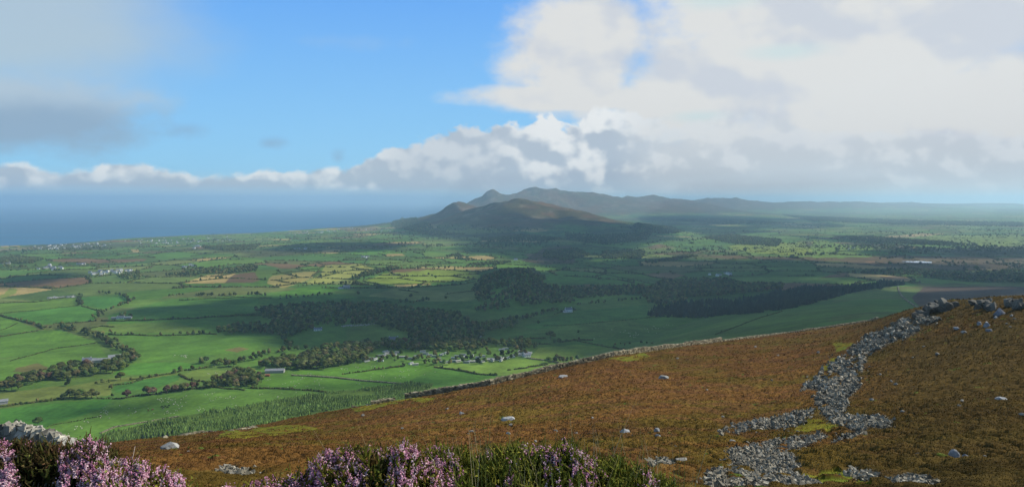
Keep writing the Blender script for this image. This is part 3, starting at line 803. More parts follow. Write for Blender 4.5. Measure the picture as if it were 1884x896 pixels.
# the lit wood and caravan grove
wood([(472, 678), (500, 680), (540, 682), (590, 680), (640, 671), (676, 664), (690, 640), (665, 628), (600, 644), (560, 655), (520, 664), (490, 669)], 10.0, (10, 15), CROWNS * 2 + LIME[:1], "leafy tree in the long wood on the left of the caravan park", "trees of the long wood by the caravan park")
wood([(690, 644), (760, 646), (860, 648), (945, 646), (990, 640), (960, 630), (880, 632), (800, 640), (740, 632), (690, 628)], 11, (9, 14), MIX, "round tree in the grove behind the caravan rows", "trees behind the caravans")
spots([(694, 660), (704, 664), (722, 659), (732, 662), (742, 674), (756, 646), (783, 670), (790, 668), (799, 672), (806, 669), (770, 662), (824, 654), (848, 661), (863, 655), (875, 652), (895, 647), (911, 657), (936, 655), (944, 650), (951, 646), (983, 642), (676, 665), (800, 654), (884, 660), (672, 667), (684, 666), (700, 668), (712, 660), (726, 666), (748, 664), (762, 667), (775, 661), (788, 662), (804, 663), (817, 671), (829, 671), (840, 663), (852, 668), (858, 662), (868, 662), (880, 670), (893, 668), (900, 655), (915, 665), (924, 656), (930, 665), (941, 660), (950, 657), (958, 651), (966, 653), (765, 650), (810, 648), (738, 652), (720, 655)], (6, 11), CROWNS + LIME * 2, "round leafy tree standing among the white caravans", "trees among the caravans")
spots([(1010, 668), (1022, 666), (1030, 665), (1036, 668), (1044, 666), (1051, 665), (1062, 664), (1024, 662)], (8, 12), CROWNS, "dark green tree in the clump against the long moor wall", "clump against the moor wall")
spots([(1013, 624)], (15, 16), CROWNS, "big dark round tree alone on the shaded field hedge", None)
spots([(1020, 633), (1028, 631)], (9, 10), CROWNS, "dark tree below the big round tree", "pair of dark trees below the big round tree")
spots([(1064, 613)], (7, 7.5), CROWNS, "small lone dark tree in the shaded green field", None)
spots([(990, 596)], (8, 9), CROWNS, "slim lone dark tree under the shaded track", None)
spots([(1132, 636), (1142, 634), (1150, 636), (1158, 634), (1180, 633), (1190, 632), (1200, 634)], (4, 6), CROWNS[:4], "low grey green bush tree showing over the moor wall", "bush trees over the moor wall")
spots([(1047, 574), (1056, 572), (1039, 573), (1034, 575)], (7, 9), CROWNS, "dark tree behind the white house on the shaded slope", "trees behind the house on the shaded slope")
# dark woods of the valley
wood([(400, 614), (427, 616), (467, 613), (512, 617), (534, 624), (550, 615), (577, 607), (566, 596), (507, 594), (453, 600), (400, 604)], 10.5, (9, 14), MIX, "tree on the lit front edge of the dark valley wood", "lit front of the valley wood")
wood([(470, 572), (560, 560), (640, 558), (700, 563), (760, 570), (840, 578), (868, 598), (895, 608), (885, 628), (850, 640), (800, 645), (760, 640), (752, 616), (700, 600), (640, 598), (600, 602), (560, 594), (500, 592), (480, 584)], 11.5, (9, 14), CROWNS, "tree in the big dark valley wood", "big dark valley wood")
row([(867, 600), (895, 598), (930, 592), (966, 588), (1000, 578), (1030, 571)], 8, (8, 13), CROWNS, "dark tree in the shaded line that climbs to the white house", "shaded line climbing to the house")
wood([(893, 612), (940, 606), (965, 592), (930, 592), (880, 600)], 11, (8, 13), CROWNS, "dark tree in the shaded line that climbs to the white house", "shaded line climbing to the house")
row([(467, 655), (510, 649), (540, 646), (568, 641)], 9, (7, 11), CROWNS, "dark tree in the curved line over the long wood", "curved line over the long wood")
row([(518, 622), (530, 634), (535, 642)], 9, (7, 11), CROWNS, "dark tree in the short line falling from the valley wood", "short line from the valley wood")
spots([(718, 609), (704, 603)], (10, 12), CROWNS, "dark tree in the meadow under the valley wood", "pair of trees in the shaded meadow")
# middle distance
row([(627, 523), (645, 522), (662, 525)], 9, (9, 13), MIX, "tree round the grey farm in the sunlit fields", "trees round the grey farm")
spots([(595, 523), (613, 523), (636, 526)], (9, 11), CROWNS, "round tree on the hedge left of the grey farm", "round trees left of the grey farm")
wood([(646, 512), (660, 515), (690, 508), (700, 503), (720, 499), (735, 497), (730, 490), (700, 496), (670, 503)], 12, (9, 13), CROWNS, "tree in the winding wood between sunlit fields", "winding wood between sunlit fields")
row([(721, 496), (790, 494), (850, 494)], 14, (7, 11), CROWNS, "dark tree in the row beyond the bright green field", "row beyond the bright field")
wood([(852, 495), (922, 488), (940, 482), (900, 483), (866, 488)], 14, (8, 12), CROWNS, "tree in the flat wood left of the knoll", "flat wood left of the knoll")
wood([(818, 472), (860, 482), (880, 480), (840, 468)], 16, (8, 12), CROWNS, "tree in the far strip wood", "far strip wood")
spots([(788, 506), (795, 509), (801, 512)], (9, 11), CROWNS, "dark tree inside the bright green field", "trees inside the bright field")
row([(547, 527), (580, 525), (609, 523)], 16, (5, 8), CROWNS, "bush tree under the tan field", "bush trees under the tan field")
spots([(659, 543), (756, 547), (713, 561), (707, 560), (719, 561), (820, 551), (737, 558), (785, 554), (778, 555), (768, 557), (748, 556)], (9, 13), CROWNS, "dark round tree scattered in the shaded fields", "round trees of the shaded fields")
row([(517, 547), (560, 545), (615, 542), (500, 552)], 13, (6, 10), CROWNS, "dark tree of the hedgerow above the valley wood", "hedgerow above the valley wood")
row([(737, 559), (760, 558), (790, 553)], 10, (6, 9), CROWNS, "dark round tree scattered in the shaded fields", "round trees of the shaded fields")
wood([(868, 538), (885, 514), (930, 499), (980, 496), (1003, 512), (1000, 532), (960, 547), (900, 547)], 11, (9, 13), CROWNS, "tree on the dark wooded knoll", "wooded knoll")
wood([(868, 543), (960, 532), (1090, 528), (1190, 528), (1195, 542), (1060, 550), (960, 558), (880, 556)], 12, (9, 13), CROWNS, "tree in the dark wood below the knoll", "wood below the knoll")
wood([(863, 568), (900, 562), (960, 552), (1050, 551), (1060, 558), (962, 564), (880, 575)], 12, (9, 13), CROWNS, "tree in the dark wood below the knoll", "wood below the knoll")
row([(1060, 562), (1120, 557), (1180, 551)], 11, (7, 11), CROWNS, "tree in the dark wood below the knoll", "wood below the knoll")
wood([(1190, 562), (1180, 540), (1220, 520), (1290, 514), (1340, 517), (1380, 525), (1440, 525), (1440, 533), (1370, 541), (1260, 548), (1265, 558), (1220, 563)], 12, (10, 15), CROWNS[3:4] * 2 + CROWNS[:1], "tree in the bluish wood behind the firs", "wood behind the firs")
row([(1250, 546), (1330, 545), (1400, 537)], 9, (8, 11), CROWNS[3:4], "tree in the bluish wood behind the firs", "wood behind the firs")
for poly in ([(1105, 464), (1160, 460), (1188, 464), (1180, 477), (1110, 478)], [(1040, 428), (1100, 434), (1200, 428), (1190, 442), (1120, 452), (1040, 442)], [(1160, 422), (1190, 414), (1225, 418), (1260, 427), (1230, 432), (1170, 430)],
             [(1290, 439), (1340, 432), (1440, 442), (1430, 455), (1350, 450)], [(1560, 504), (1640, 497), (1720, 500), (1780, 505), (1900, 499), (1900, 515), (1760, 513), (1650, 507)], [(1530, 437), (1600, 436), (1700, 444), (1790, 452), (1700, 452), (1600, 447)],
             [(1220, 406), (1320, 402), (1450, 412), (1330, 414)], [(1440, 396), (1620, 404), (1884, 410), (1884, 418), (1640, 414), (1500, 408)], [(1250, 474), (1290, 472), (1200, 486), (1180, 484)], [(1740, 512), (1884, 505), (1950, 505), (1950, 520), (1800, 520)],
             [(740, 400), (800, 425), (860, 432), (800, 436), (745, 424), (720, 414)], [(880, 440), (960, 432), (1050, 440), (1000, 446), (900, 447)], [(1000, 462), (1060, 458), (1090, 470), (1040, 480), (1000, 476)], [(370, 455), (480, 450), (470, 460), (400, 462)],
             [(0, 476), (40, 472), (85, 478), (60, 486), (0, 486)], [(440, 492), (476, 489), (470, 500), (430, 504), (390, 505), (350, 504)], [(215, 509), (240, 505), (270, 510), (230, 517)], [(300, 508), (350, 500), (410, 497), (360, 508)]):
    Yc = ground([np.mean([p[0] for p in poly])], [np.mean([p[1] for p in poly])])[0][1]
    wood(poly, max(12, Yc / 260), (9, 13) if Yc < 4500 else (11, 16), CROWNS, "tree in the distant woods on the plain", "distant woods on the plain")
# scattered hedgerow trees and far copses over the whole plain
n = 26000
u = rng.uniform(-60, 1960, n); v = HY + 16 + (125) * rng.uniform(0, 1, n) ** .8
G = ground(u, v)
k = (coast_dist(G[:, 0], G[:, 1]) > 120) & (G[:, 2] < 130) & (True) & (G[:, 1] > 2300) & (G[:, 1] < 17000)
k &= ~((G[:, 1] > 5000) & (G[:, 2] > 105))
wx, wy = warp(G[:, 0], G[:, 1]); _, c1, c2 = cells(wx, wy, 210, FIELD_ANG, 11)
dens = fbm(G[:, 0] / 520, G[:, 1] / 420, 91, 3) + .03 * (v < 450)
k &= ((np.abs(c1 - c2) < .035) & (dens > .50)) | (dens > .66)
plant(G[k], (8, 14), CROWNS, "tree in the distant woods on the plain", "distant woods on the plain")

FL = "dark blue green fir in the steep wood on the shaded spur"
wood([(1190, 583), (1210, 566), (1262, 560), (1400, 549), (1440, 534), (1404, 576), (1335, 580), (1230, 584)], 8.5, (9, 15), FIRS, FL, "firs on the shaded spur", firs)
wood([(1404, 575), (1420, 556), (1445, 540), (1480, 531), (1555, 533), (1600, 529), (1625, 533), (1624, 530), (1538, 547), (1457, 568)], 8.5, (11, 18), FIRS, FL, "firs on the shaded spur", firs)
wood([(1600, 530), (1625, 522), (1667, 524), (1640, 528)], 8, (11, 16), FIRS, "dark fir in the thin row at the right end of the spur wood", "thin row of firs", firs)
W = world_poly(PLANTATION); P = np.array(W); lo, hi = P.min(0), P.max(0)
gx, gy = np.meshgrid(np.arange(lo[0], hi[0], 2.7), np.arange(lo[1], hi[1], 2.7))
q = np.stack([gx.ravel(), gy.ravel()], -1) + rng.uniform(-1.2, 1.2, (gx.size, 2)); q = q[in_poly(q[:, 0], q[:, 1], W)]
q = q[fbm(q[:, 0] / 22, q[:, 1] / 22, 95, 3) > .38]
for a_, b_ in ((0, .45), (.45, .56), (.56, 1)):
  f_ = fbm(q[:, 0] / 15, q[:, 1] / 15, 99, 3); s_ = q[(f_ >= a_) & (f_ < b_)]
  plant(np.c_[s_, z_valley(s_[:, 0], s_[:, 1])], ((1.2, 3.0) if b_ == .45 else (2.0, 4.0) if b_ == .56 else (2.6, 5.2)), YOUNG, "light green young conifer in the plantation below the moor", "young conifers of the plantation", firs)
spots_f = ground([262, 270, 282, 292, 300, 308, 317, 278, 268], [810, 811, 808, 810, 806, 805, 800, 812, 806])
plant(spots_f, (5.5, 8), FIRS, "dark spiky conifer at the moor edge of the young plantation", "dark conifers at the moor edge", firs)

def grow(store, nmax, cat, name, trunk, stuff_name, stuff_templ):
    st = sorted(store, key=lambda t: -t[1] / t[0][1])
    for p, h, kind, label, group in st[:nmax]:
        r = empty(name, p, rng.uniform(0, 6.28)); tag(r, label, cat, group)
        r.scale = (h * rng.uniform(.92, 1.12), h * rng.uniform(.92, 1.12), h)
        obj("crown", kind[rng.integers(len(kind))], r); obj("trunk", trunk, r)
    return st[nmax:]

def rest_broad(rest):
    P = np.array([t[0] for t in rest]); hgt = np.array([t[1] for t in rest]); n = len(P)
    tint = np.array([OAK[rng.integers(5)] if t[2] is not RUSTY else (.09, .06, .03) for t in rest]) * rng.uniform(.55, 1.45, (n, 1)) * np.stack([rng.uniform(.8, 1.15, n), np.ones(n), np.ones(n)], -1)
    parts = []
    for k in range(4):
        a = rng.uniform(0, 6.28, n); rr = hgt * rng.uniform(.08, .30, n) * (k > 0)
        c = P + np.stack([rr * np.cos(a), rr * np.sin(a), hgt * (rng.uniform(.60, .72, n) if k == 0 else rng.uniform(.32, .58, n))], -1)
        s = hgt[:, None] * np.stack([rng.uniform(.24, .36, n), rng.uniform(.24, .36, n), rng.uniform(.22, .32, n)], -1) * (1.0 if k == 0 else .8)
        parts.append(stamp(ICO1, c, s, rot_z(rng.uniform(0, 6.28, n)), .16, tint * rng.uniform(.8, 1.2, (n, 1)), .18))
    V, Fc, C = join(parts)
    tag(obj("woodland", mesh_np("woodland", V, Fc, M_WOOD, C)), kind='stuff')

def rest_firs(rest, name):
    k = 6
    TV = [(0, 0, 1.0)] + [((.17 if i % 2 else .24) * math.cos(i * math.pi / k), (.17 if i % 2 else .24) * math.sin(i * math.pi / k), .30 + .05 * (i % 2)) for i in range(2 * k)]
    TV += [(0, 0, .55)] + [((.22 if i % 2 else .31) * math.cos(i * math.pi / k + .3), (.22 if i % 2 else .31) * math.sin(i * math.pi / k + .3), .04 + .05 * (i % 2)) for i in range(2 * k)]
    TF = [(b, b + 1 + i, b + 1 + (i + 1) % (2 * k)) for b in (0, 2 * k + 1) for i in range(2 * k)]
    P = np.array([t[0] for t in rest]); hgt = np.array([t[1] for t in rest]); n = len(P)
    base = np.array([(.118, .180, .042) if t[2] is YOUNG else (.020, .040, .024) for t in rest]) * rng.uniform(.6, 1.3, (n, 1))
    sc = hgt[:, None] * np.stack([rng.uniform(.85, 1.3, n), rng.uniform(.85, 1.3, n), np.ones(n)], -1)
    V, Fc, C = stamp((np.array(TV), np.array(TF)), P, sc, rot_z(rng.uniform(0, 6.28, n)), .05, base, .25)
    tag(obj(name, mesh_np(name, V, Fc, M_WOOD, C)), kind='stuff')

rest_broad(grow(trees, 300, "tree", "broadleaf_tree", TRUNK, None, None))
rest = grow(firs, 300, "conifer", "conifer_tree", FTRUNK, None, None)
rest_firs([t for t in rest if t[2] is YOUNG], "young_conifer_plantation")
rest_firs([t for t in rest if t[2] is not YOUNG], "fir_woodland")

# ------------------------------------------------------------------ hedges and field walls
M_HEDGE = mat_vcol("hedge_leaves", 0.95, noise=[(0.5, .35)], spec=.03)
HEDGES = [
    ([(0, 581), (27, 588), (67, 597), (80, 605)], 3.2, 1.9, "thick dark hedge of the sunken lane at the left margin"), ([(0, 620), (40, 613), (72, 608)], 2.0, 1.4, "dark hedge between the two bright pastures at the left margin"),
    ([(20, 664), (40, 658), (94, 643), (139, 636), (177, 631)], 1.6, 1.0, "thin low hedge across the bright pasture above the wooded belt"), ([(158, 605), (187, 600), (211, 601)], 2.6, 1.6, "short ragged row of bushes beside the winding tree belt"),
    ([(99, 596), (130, 594), (160, 592), (178, 590)], 2.2, 1.5, "hedge leading left from the small white farm"), ([(187, 590), (241, 590), (321, 588), (400, 583), (480, 580)], 3.2, 1.8, "long dark hedge leading right from the small white farm"),
    ([(200, 615), (241, 616), (295, 618), (332, 617), (375, 614), (400, 616)], 2.4, 1.6, "dark hedge under round trees left of the dark wood"), ([(0, 749), (54, 741), (90, 737), (115, 735)], 3.2, 2.0, "thick dark hedge at lower left running to the compact clump"),
    ([(180, 733), (205, 733), (233, 732)], 1.8, 1.2, "short hedge between compact clump and first rusty tree"), ([(233, 731), (262, 727), (295, 724), (316, 720), (348, 716), (388, 712), (428, 716), (450, 718)], 2.6, 1.6, "dark hedge under the rusty tree row"),
    ([(241, 699), (268, 695), (321, 687), (332, 683), (353, 680), (383, 676)], 2.2, 1.4, "hedge round the top of the oblong dark green pasture"), ([(205, 708), (240, 705), (262, 698)], 2.0, 1.4, "short hedge at the left end of the oblong pasture"),
    ([(330, 690), (345, 698), (380, 703), (396, 706)], 2.6, 1.5, "dark hedge curving from oblong pasture to the barn grove"), ([(945, 625), (970, 623), (1004, 623)], 2.6, 1.6, "dark hedge leading left from the big round tree"),
    ([(958, 635), (985, 634), (1014, 633)], 2.0, 1.3, "lower dark hedge under the big round tree"), ([(1057, 627), (1081, 631), (1121, 640), (1151, 643)], 2.0, 1.3, "dark hedge dropping right to the moor wall"),
    ([(1030, 630), (1057, 626), (1090, 626)], 3, 2.2, "scrubby bushes on the rough bank right of the big round tree"), ([(982, 675), (1009, 671)], 2.2, 1.5, "short row of bushes close under the moor wall"), ([(947, 680), (962, 678), (982, 674)], 2.4, 1.5, "ragged row of bushes in the pale pasture under the moor wall"),
    ([(800, 675), (827, 679), (854, 683), (885, 689), (915, 691)], 2.6, 1.6, "dark hedge falling right across the pastures below the caravans"), ([(935, 681), (940, 681)], 2, 1.8, "single round bush in the pale pasture"),
    ([(462, 714), (515, 715), (560, 718), (587, 720), (600, 722)], 2.4, 1.5, "dark hedge over the plantation right of the barn grove"), ([(630, 688), (668, 684), (700, 679)], 2.2, 1.4, "ragged bushy hedge across the middle sheep pasture"), ([(700, 679), (722, 676), (745, 673)], 2.8, 1.8, "bushes by the caravan park gate in the sheep pasture"),
    ([(690, 643), (672, 648), (655, 652)], 2, 1.3, "hedge at the back of the long wood"), ([(400, 583), (450, 579), (500, 575)], 2.6, 1.6, "dark hedge in cloud shadow at the left of the valley wood"), ([(480, 563), (500, 565), (540, 566)], 2.6, 1.8, "dark hedge above the left tip of the valley wood"),
    ([(32, 595), (10, 605), (0, 608)], 1.4, .9, "thin hedge in the bright corner pasture at the left margin"), ([(0, 558), (70, 555), (130, 546), (145, 544)], 2.2, 1.3, "hedge over the wide pasture at the left margin"), ([(0, 577), (60, 571), (120, 565), (150, 560)], 1.6, 1.0, "thin hedge through the wide pasture at the left margin"),
    ([(150, 563), (165, 567), (188, 574), (192, 580)], 2.2, 1.3, "hedge under the oval pasture"), ([(330, 553), (390, 549), (470, 547), (500, 548)], 2.4, 1.6, "hedge at the top of the sloping pasture"),
    ([(501, 505), (550, 499), (587, 495), (595, 489)], 3, 1.8, "hedge over the tan field"), ([(574, 509), (583, 503), (590, 497)], 4, 2.6, "short dark hedge at the right end of the tan field"), ([(582, 483), (595, 487), (643, 486)], 2.6, 1.6, "hedge at the top of the pale yellow field"),
    ([(670, 489), (672, 482), (678, 477)], 2.6, 1.6, "curved hedge at the right of the pale yellow field"), ([(670, 491), (692, 492)], 2.6, 1.6, "short hedge under the curved hedge"), ([(668, 518), (690, 522), (702, 525)], 3, 1.8, "dark hedge right of the grey farm"), ([(704, 524), (740, 522), (790, 522)], 2, 1.4, "hedge under the bright green field"),
    ([(734, 533), (752, 535), (770, 538)], 2.6, 1.6, "dark hedge in cloud shadow left of the knoll"), ([(1090, 501), (1130, 509), (1180, 518), (1212, 526)], 2.6, 1.6, "dark hedge falling right of the wooded knoll"), ([(1130, 496), (1160, 500), (1200, 510), (1250, 515)], 3, 1.8, "hedge by the ploughed field behind the knoll"),
    ([(1000, 600), (1060, 597), (1120, 592), (1190, 585), (1200, 582)], 1.3, .9, "low dark hedge across the shaded field up to the firs"), ([(1020, 578), (1040, 572), (1062, 570)], 2.4, 1.5, "hedge beside the white house on the shaded slope"),
    ([(90, 783), (130, 776), (190, 764)], .8, .8, "low bank crossing the sheep pasture at lower left"), ([(820, 541), (860, 536), (880, 534)], 2, 1.4, "hedge touching the knoll on its left"), ([(1316, 616), (1360, 600), (1390, 588), (1440, 572)], 1.4, 1.0, "dark hedge climbing the green spur to the firs"),
]
for poly, h, w, label in HEDGES:
    L = along(poly, 1.2); L[:, 1] += (fbm(L[:, 0] / 22, L[:, 1] * 0, 5, 2) - .5) * 2.0
    G = ground(L[:, 0], L[:, 1]); q = along(G[:, :2], 1.5); n = len(q)
    q = q[rng.uniform(size=n) > .06]; n = len(q)
    if n < 2: continue
    hh = h * (.55 + .9 * fbm(q[:, 0] / 9, q[:, 1] / 9, 19, 3)) * rng.uniform(.75, 1.3, n) * .8
    hh = np.where(rng.uniform(size=n) > .95, hh * 1.8, hh)
    p = np.c_[q + rng.normal(size=q.shape) * .35, z_valley(q[:, 0], q[:, 1]) + hh * .35]
    cl = np.array(OAK)[rng.integers(0, 5, n)] * rng.uniform(.65, 1.1, (n, 1))
    V, Fc, C = stamp(ICO1, p, np.stack([rng.uniform(.8, 1.3, n) * w, rng.uniform(.8, 1.3, n) * w, hh * .72], -1), rot_z(rng.uniform(0, 6.28, n)), .15, cl, .2)
    o0 = V.mean(0)
    tag(obj("hedge", mesh_np("hedge", V - o0, Fc, M_HEDGE, C), loc=o0), label, "hedge", "field hedges")

def far_hedges():
    n = 1300000
    u = rng.uniform(-80, 1980, n); v = HY + 17 + 150 * rng.uniform(0, 1, n) ** .9
    Y = (H - 55) * F / (v - HY); X = (u - CX) / F * Y
    wx, wy = warp(X, Y); _, d1, d2 = cells(wx, wy, 210, FIELD_ANG, 11)
    k = (np.abs(d1 - d2) < .011 + Y * 4e-7) & (Y > 1900) & (Y < 15000) & (coast_dist(X, Y) > 40)
    X, Y = X[k], Y[k]; z = z_valley(X, Y); k = (z < 120) | (Y < 4500); X, Y, z = X[k], Y[k], z[k]
    k = fbm(X / 160, Y / 160, 25, 3) > .33; X, Y, z = X[k], Y[k], z[k]
    pp = HY + (H - z) / Y * F; pu = CX + F * X / Y
    k = ~((pp > 545) | in_any(pu, pp, [[(860, 555), (880, 505), (950, 490), (1010, 505), (1200, 525), (1200, 560)], [(1180, 515), (1450, 505), (1450, 600), (1180, 600)], [(1200, 530), (2000, 515), (2000, 640), (1100, 640)]])); X, Y, z = X[k], Y[k], z[k]
    n = len(X); hh = rng.uniform(1.6, 4.2, n) * (1 + (rng.uniform(size=n) > .9) * 1.2)
    s = np.stack([rng.uniform(2, 5, n) * (1 + Y / 9000), rng.uniform(2, 4, n) * (1 + Y / 9000), hh], -1)
    cl = np.array(OAK)[rng.integers(0, 5, n)] * rng.uniform(.6, 1.05, (n, 1))
    TV = np.array([(1, 0, 0), (.3, .95, 0), (-.8, .6, 0), (-.8, -.6, 0), (.3, -.95, 0), (.1, .05, 1.0), (.55, .1, .75), (-.4, .35, .8)]); TF = np.array([(0, 1, 6), (1, 7, 6), (1, 2, 7), (2, 3, 7), (3, 4, 5), (4, 0, 6), (4, 6, 5), (5, 6, 7), (3, 5, 7)])
    V, Fc, C = stamp((TV, TF), np.stack([X, Y, z - .3], -1), s, rot_z(rng.uniform(0, 6.28, n)), .1, cl, .2)
    tag(obj("distant_hedgerows", mesh_np("distant_hedgerows", V, Fc, M_WOOD, C)), kind='stuff')
far_hedges()

# ------------------------------------------------------------------ clouds overhead that shade the land (the breaks between them light it)
M_CLOUD = mat_plain("cloud_vapour", (.78, .80, .82), 1.0, .002, .08, 0)
ALT = 4500.0
SHADE = [
    [(290, 590), (330, 566), (480, 551), (560, 547), (690, 538), (705, 528), (790, 530), (868, 520), (885, 500), (930, 488), (985, 492), (1010, 502), (1090, 500), (1050, 486), (960, 470), (880, 462), (850, 446), (880, 425), (980, 415), (1180, 412), (1250, 438), (1180, 452), (1190, 468), (1290, 478), (1440, 478), (1600, 483), (1884, 492), (2100, 494), (2200, 560), (1900, 640), (1500, 640), (1180, 636), (1060, 631), (960, 628), (870, 632), (830, 642), (760, 640), (690, 628), (560, 638), (520, 622), (545, 606), (440, 596)],
    [(480, 459), (560, 447), (700, 445), (760, 451), (700, 463), (560, 465)],
    [(735, 427), (800, 396), (870, 392), (960, 400), (1060, 404), (1130, 410), (1180, 420), (1000, 440), (860, 440)],
    [(1180, 398), (1300, 396), (1480, 404), (1560, 416), (1450, 424), (1330, 434), (1240, 420), (1190, 408)],
    [(1440, 432), (1600, 440), (1640, 450), (1560, 446), (1500, 440)], [(1560, 462), (1700, 456), (1884, 460), (2000, 470), (1884, 476), (1640, 474)],
    [(100, 754), (230, 744), (340, 738), (330, 748), (200, 762), (110, 770)], [(640, 706), (760, 700), (850, 691), (866, 700), (740, 712)], [(560, 714), (640, 707), (650, 712), (560, 720)],
    [(0, 512), (120, 500), (160, 505), (60, 526), (0, 532)],
]
def build_clouds():
    parts = []
    polys = []
    for s in SHADE:
        L = along(s + [s[0]], 12.0); G = ground(L[:, 0], L[:, 1])
        polys.append((G[:, :2], float(np.median(G[:, 2]))))
    for W, z in polys:
        lo, hi = W.min(0), W.max(0); sp = float(np.clip(np.sqrt(np.prod(hi - lo)) / 45, 14, 120))
        gx, gy = np.meshgrid(np.arange(lo[0], hi[0], sp), np.arange(lo[1], hi[1], sp))
        q = np.stack([gx.ravel(), gy.ravel()], -1) + rng.uniform(-.35, .35, (gx.size, 2)) * sp
        q = q[in_poly(q[:, 0], q[:, 1], W)]
        if not len(q): continue
        hole = fbm(q[:, 0] / 520, q[:, 1] / 520, 31, 3)
        if sp > 60: q = q[hole > .30]
        n = len(q); T = (ALT - z) / SDIR[2]
        p = np.c_[q + SDIR[:2] * T, np.full(n, ALT) + rng.uniform(0, .5, n) * sp]
        s = np.stack([rng.uniform(.75, 1.15, n), rng.uniform(.75, 1.15, n), rng.uniform(.4, .9, n)], -1) * sp
        parts.append(stamp(ICO1, p, s, rot_z(rng.uniform(0, 6.28, n)), .12))
    V, Fc, C = join(parts)
    tag(obj("clouds", mesh_np("clouds", V, Fc, M_CLOUD, None, True)), kind='stuff')
build_clouds()

# ------------------------------------------------------------------ buildings
M_WHITE = mat_plain("white_render", (.66, .65, .61), .8, .6, .06)
M_STONEW = mat_plain("grey_stone_wall", (.30, .29, .27), .9, 1.2, .2)
M_SLATE = mat_plain("slate_roof", (.13, .14, .16), .6, 1.5, .2)
M_TIN = mat_plain("pale_sheet_roof", (.22, .225, .22), .5, .5, .12)
M_RUST = mat_plain("red_sheet", (.26, .085, .05), .7, .8, .2)
M_GLASS = mat_plain("window_glass", (.03, .04, .05), .15, 2, .2, .5)
M_DOOR = mat_plain("painted_door", (.05, .12, .10), .5, 2, .1)
M_CREAM = mat_plain("cream_panel", (.50, .47, .38), .55, .7, .06)
M_GREENP = mat_plain("pale_green_panel", (.30, .36, .30), .55, .7, .06)

def box_vf(x0, x1, y0, y1, z0, z1):
    V = [(x, y, z) for z in (z0, z1) for y in (y0, y1) for x in (x0, x1)]
    return V, [(0, 2, 3, 1), (4, 5, 7, 6), (0, 1, 5, 4), (2, 6, 7, 3), (0, 4, 6, 2), (1, 3, 7, 5)]
def boxes_mesh(name, bxs, mat):
    V, Fc = [], []
    for b in bxs:
        v, f = box_vf(*b); k = len(V); V += v; Fc += [tuple(i + k for i in q) for q in f]
    return mesh_np(name, V, np.array(Fc), mat)
def gable_wall(L, W, h, r, mat):
    a, b = L / 2, W / 2
    V = [(-a, -b, -1), (a, -b, -1), (a, b, -1), (-a, b, -1), (-a, -b, h), (a, -b, h), (a, b, h), (-a, b, h), (-a, 0, h + r), (a, 0, h + r)]
    return mesh_np("wall", V, [np.array([(0, 1, 5, 4), (2, 3, 7, 6)]), np.array([(1, 2, 6, 9, 5), (3, 0, 4, 8, 7)])], mat)
def gable_roof(L, W, h, r, mat, t=.25, o=.45):
    a, b = L / 2 + o, W / 2 + o; e = h - o * r / (W / 2)
    V = []
    for dz in (.02, t):
        V += [(-a, -b, e + dz), (a, -b, e + dz), (a, 0, h + r + dz), (-a, 0, h + r + dz), (-a, b, e + dz), (a, b, e + dz)]
    Fq = [(0, 3, 2, 1), (3, 4, 5, 2), (6, 7, 8, 9), (9, 8, 11, 10), (0, 1, 7, 6), (4, 10, 11, 5), (1, 2, 8, 7), (2, 5, 11, 8), (0, 6, 9, 3), (3, 9, 10, 4)]
    return mesh_np("roof", V, np.array(Fq), mat)

def make_house(name, label, group, p, rz, L=11, W=7, h=4.6, r=2.4, wm=None, rm=None, detail=True, cat="house"):
    t = empty(name, p, rz); tag(t, label, cat, group)
    obj("wall", gable_wall(L, W, h, r, wm or M_WHITE), t)
    rf = obj("roof", gable_roof(L, W, h, r, rm or M_SLATE), t)
    if detail:
        for s in (-1, 1):
            obj("chimney", boxes_mesh("chimney", [(s * (L / 2 - .9) - .45, s * (L / 2 - .9) + .45, -.4, .4, h + r - .6, h + r + 1.1)], wm or M_WHITE), rf)
        for s in (-1, 1):
            for k in (-1, 1):
                for zz in ([.9, 3.0] if h > 4 else [1.0]):
                    obj("window", boxes_mesh("window", [(k * L * .3 - .5, k * L * .3 + .5, s * (W / 2 + .02) - .05, s * (W / 2 + .02) + .05, zz, zz + 1.1)], M_GLASS), t)
        obj("door", boxes_mesh("door", [(-.5, .5, -W / 2 - .07, -W / 2 + .03, 0, 2.05)], M_DOOR), t)
    return t
def G1(px, py): return ground([px], [py])[0]

make_house("farmhouse", "bright white farmhouse at the end of the wooded belt at lower left", None, G1(160, 668), .5, 12, 8, 5.2, 3.0)
make_house("farm_barn", "long pale roofed barn right behind the white farmhouse", None, G1(186, 666), .25, 24, 10, 4, 2, M_STONEW, M_TIN, False, "barn")
make_house("farm_barn", "smaller grey barn at the tree end of the white farmhouse yard", None, G1(213, 660), .5, 20, 10, 4, 2.6, M_STONEW, M_TIN, False, "barn")
make_house("farm_shed", "dark low shed beside the white farmhouse", None, G1(171, 664), .3, 9, 7, 3, 1.6, M_STONEW, M_SLATE, False, "shed")
make_house("long_barn", "long grey sheet roofed barn half hidden by the barn grove trees", None, G1(506, 685), .12, 25, 11, 3.6, 1.8, M_STONEW, M_TIN, False, "barn")
make_house("red_shed", "low red shed in front of the long grey barn", None, G1(492, 692), .1, 6, 4, 2.2, .8, M_RUST, M_RUST, False, "shed")
make_house("manor_house", "tall white house with dark roof rising behind the caravan grove", None, G1(724, 632), .15, 16, 10, 7, 5, M_WHITE, M_SLATE)
make_house("cottage", "white cottage at the edge of the valley wood above a shaded meadow", None, G1(585, 608), .2, 15, 7, 3.6, 2.0)
make_house("cottage", "stone cottage among dark trees above the right end of the caravans", None, G1(880, 620), -.4, 11, 7, 4.2, 2.6, M_STONEW)
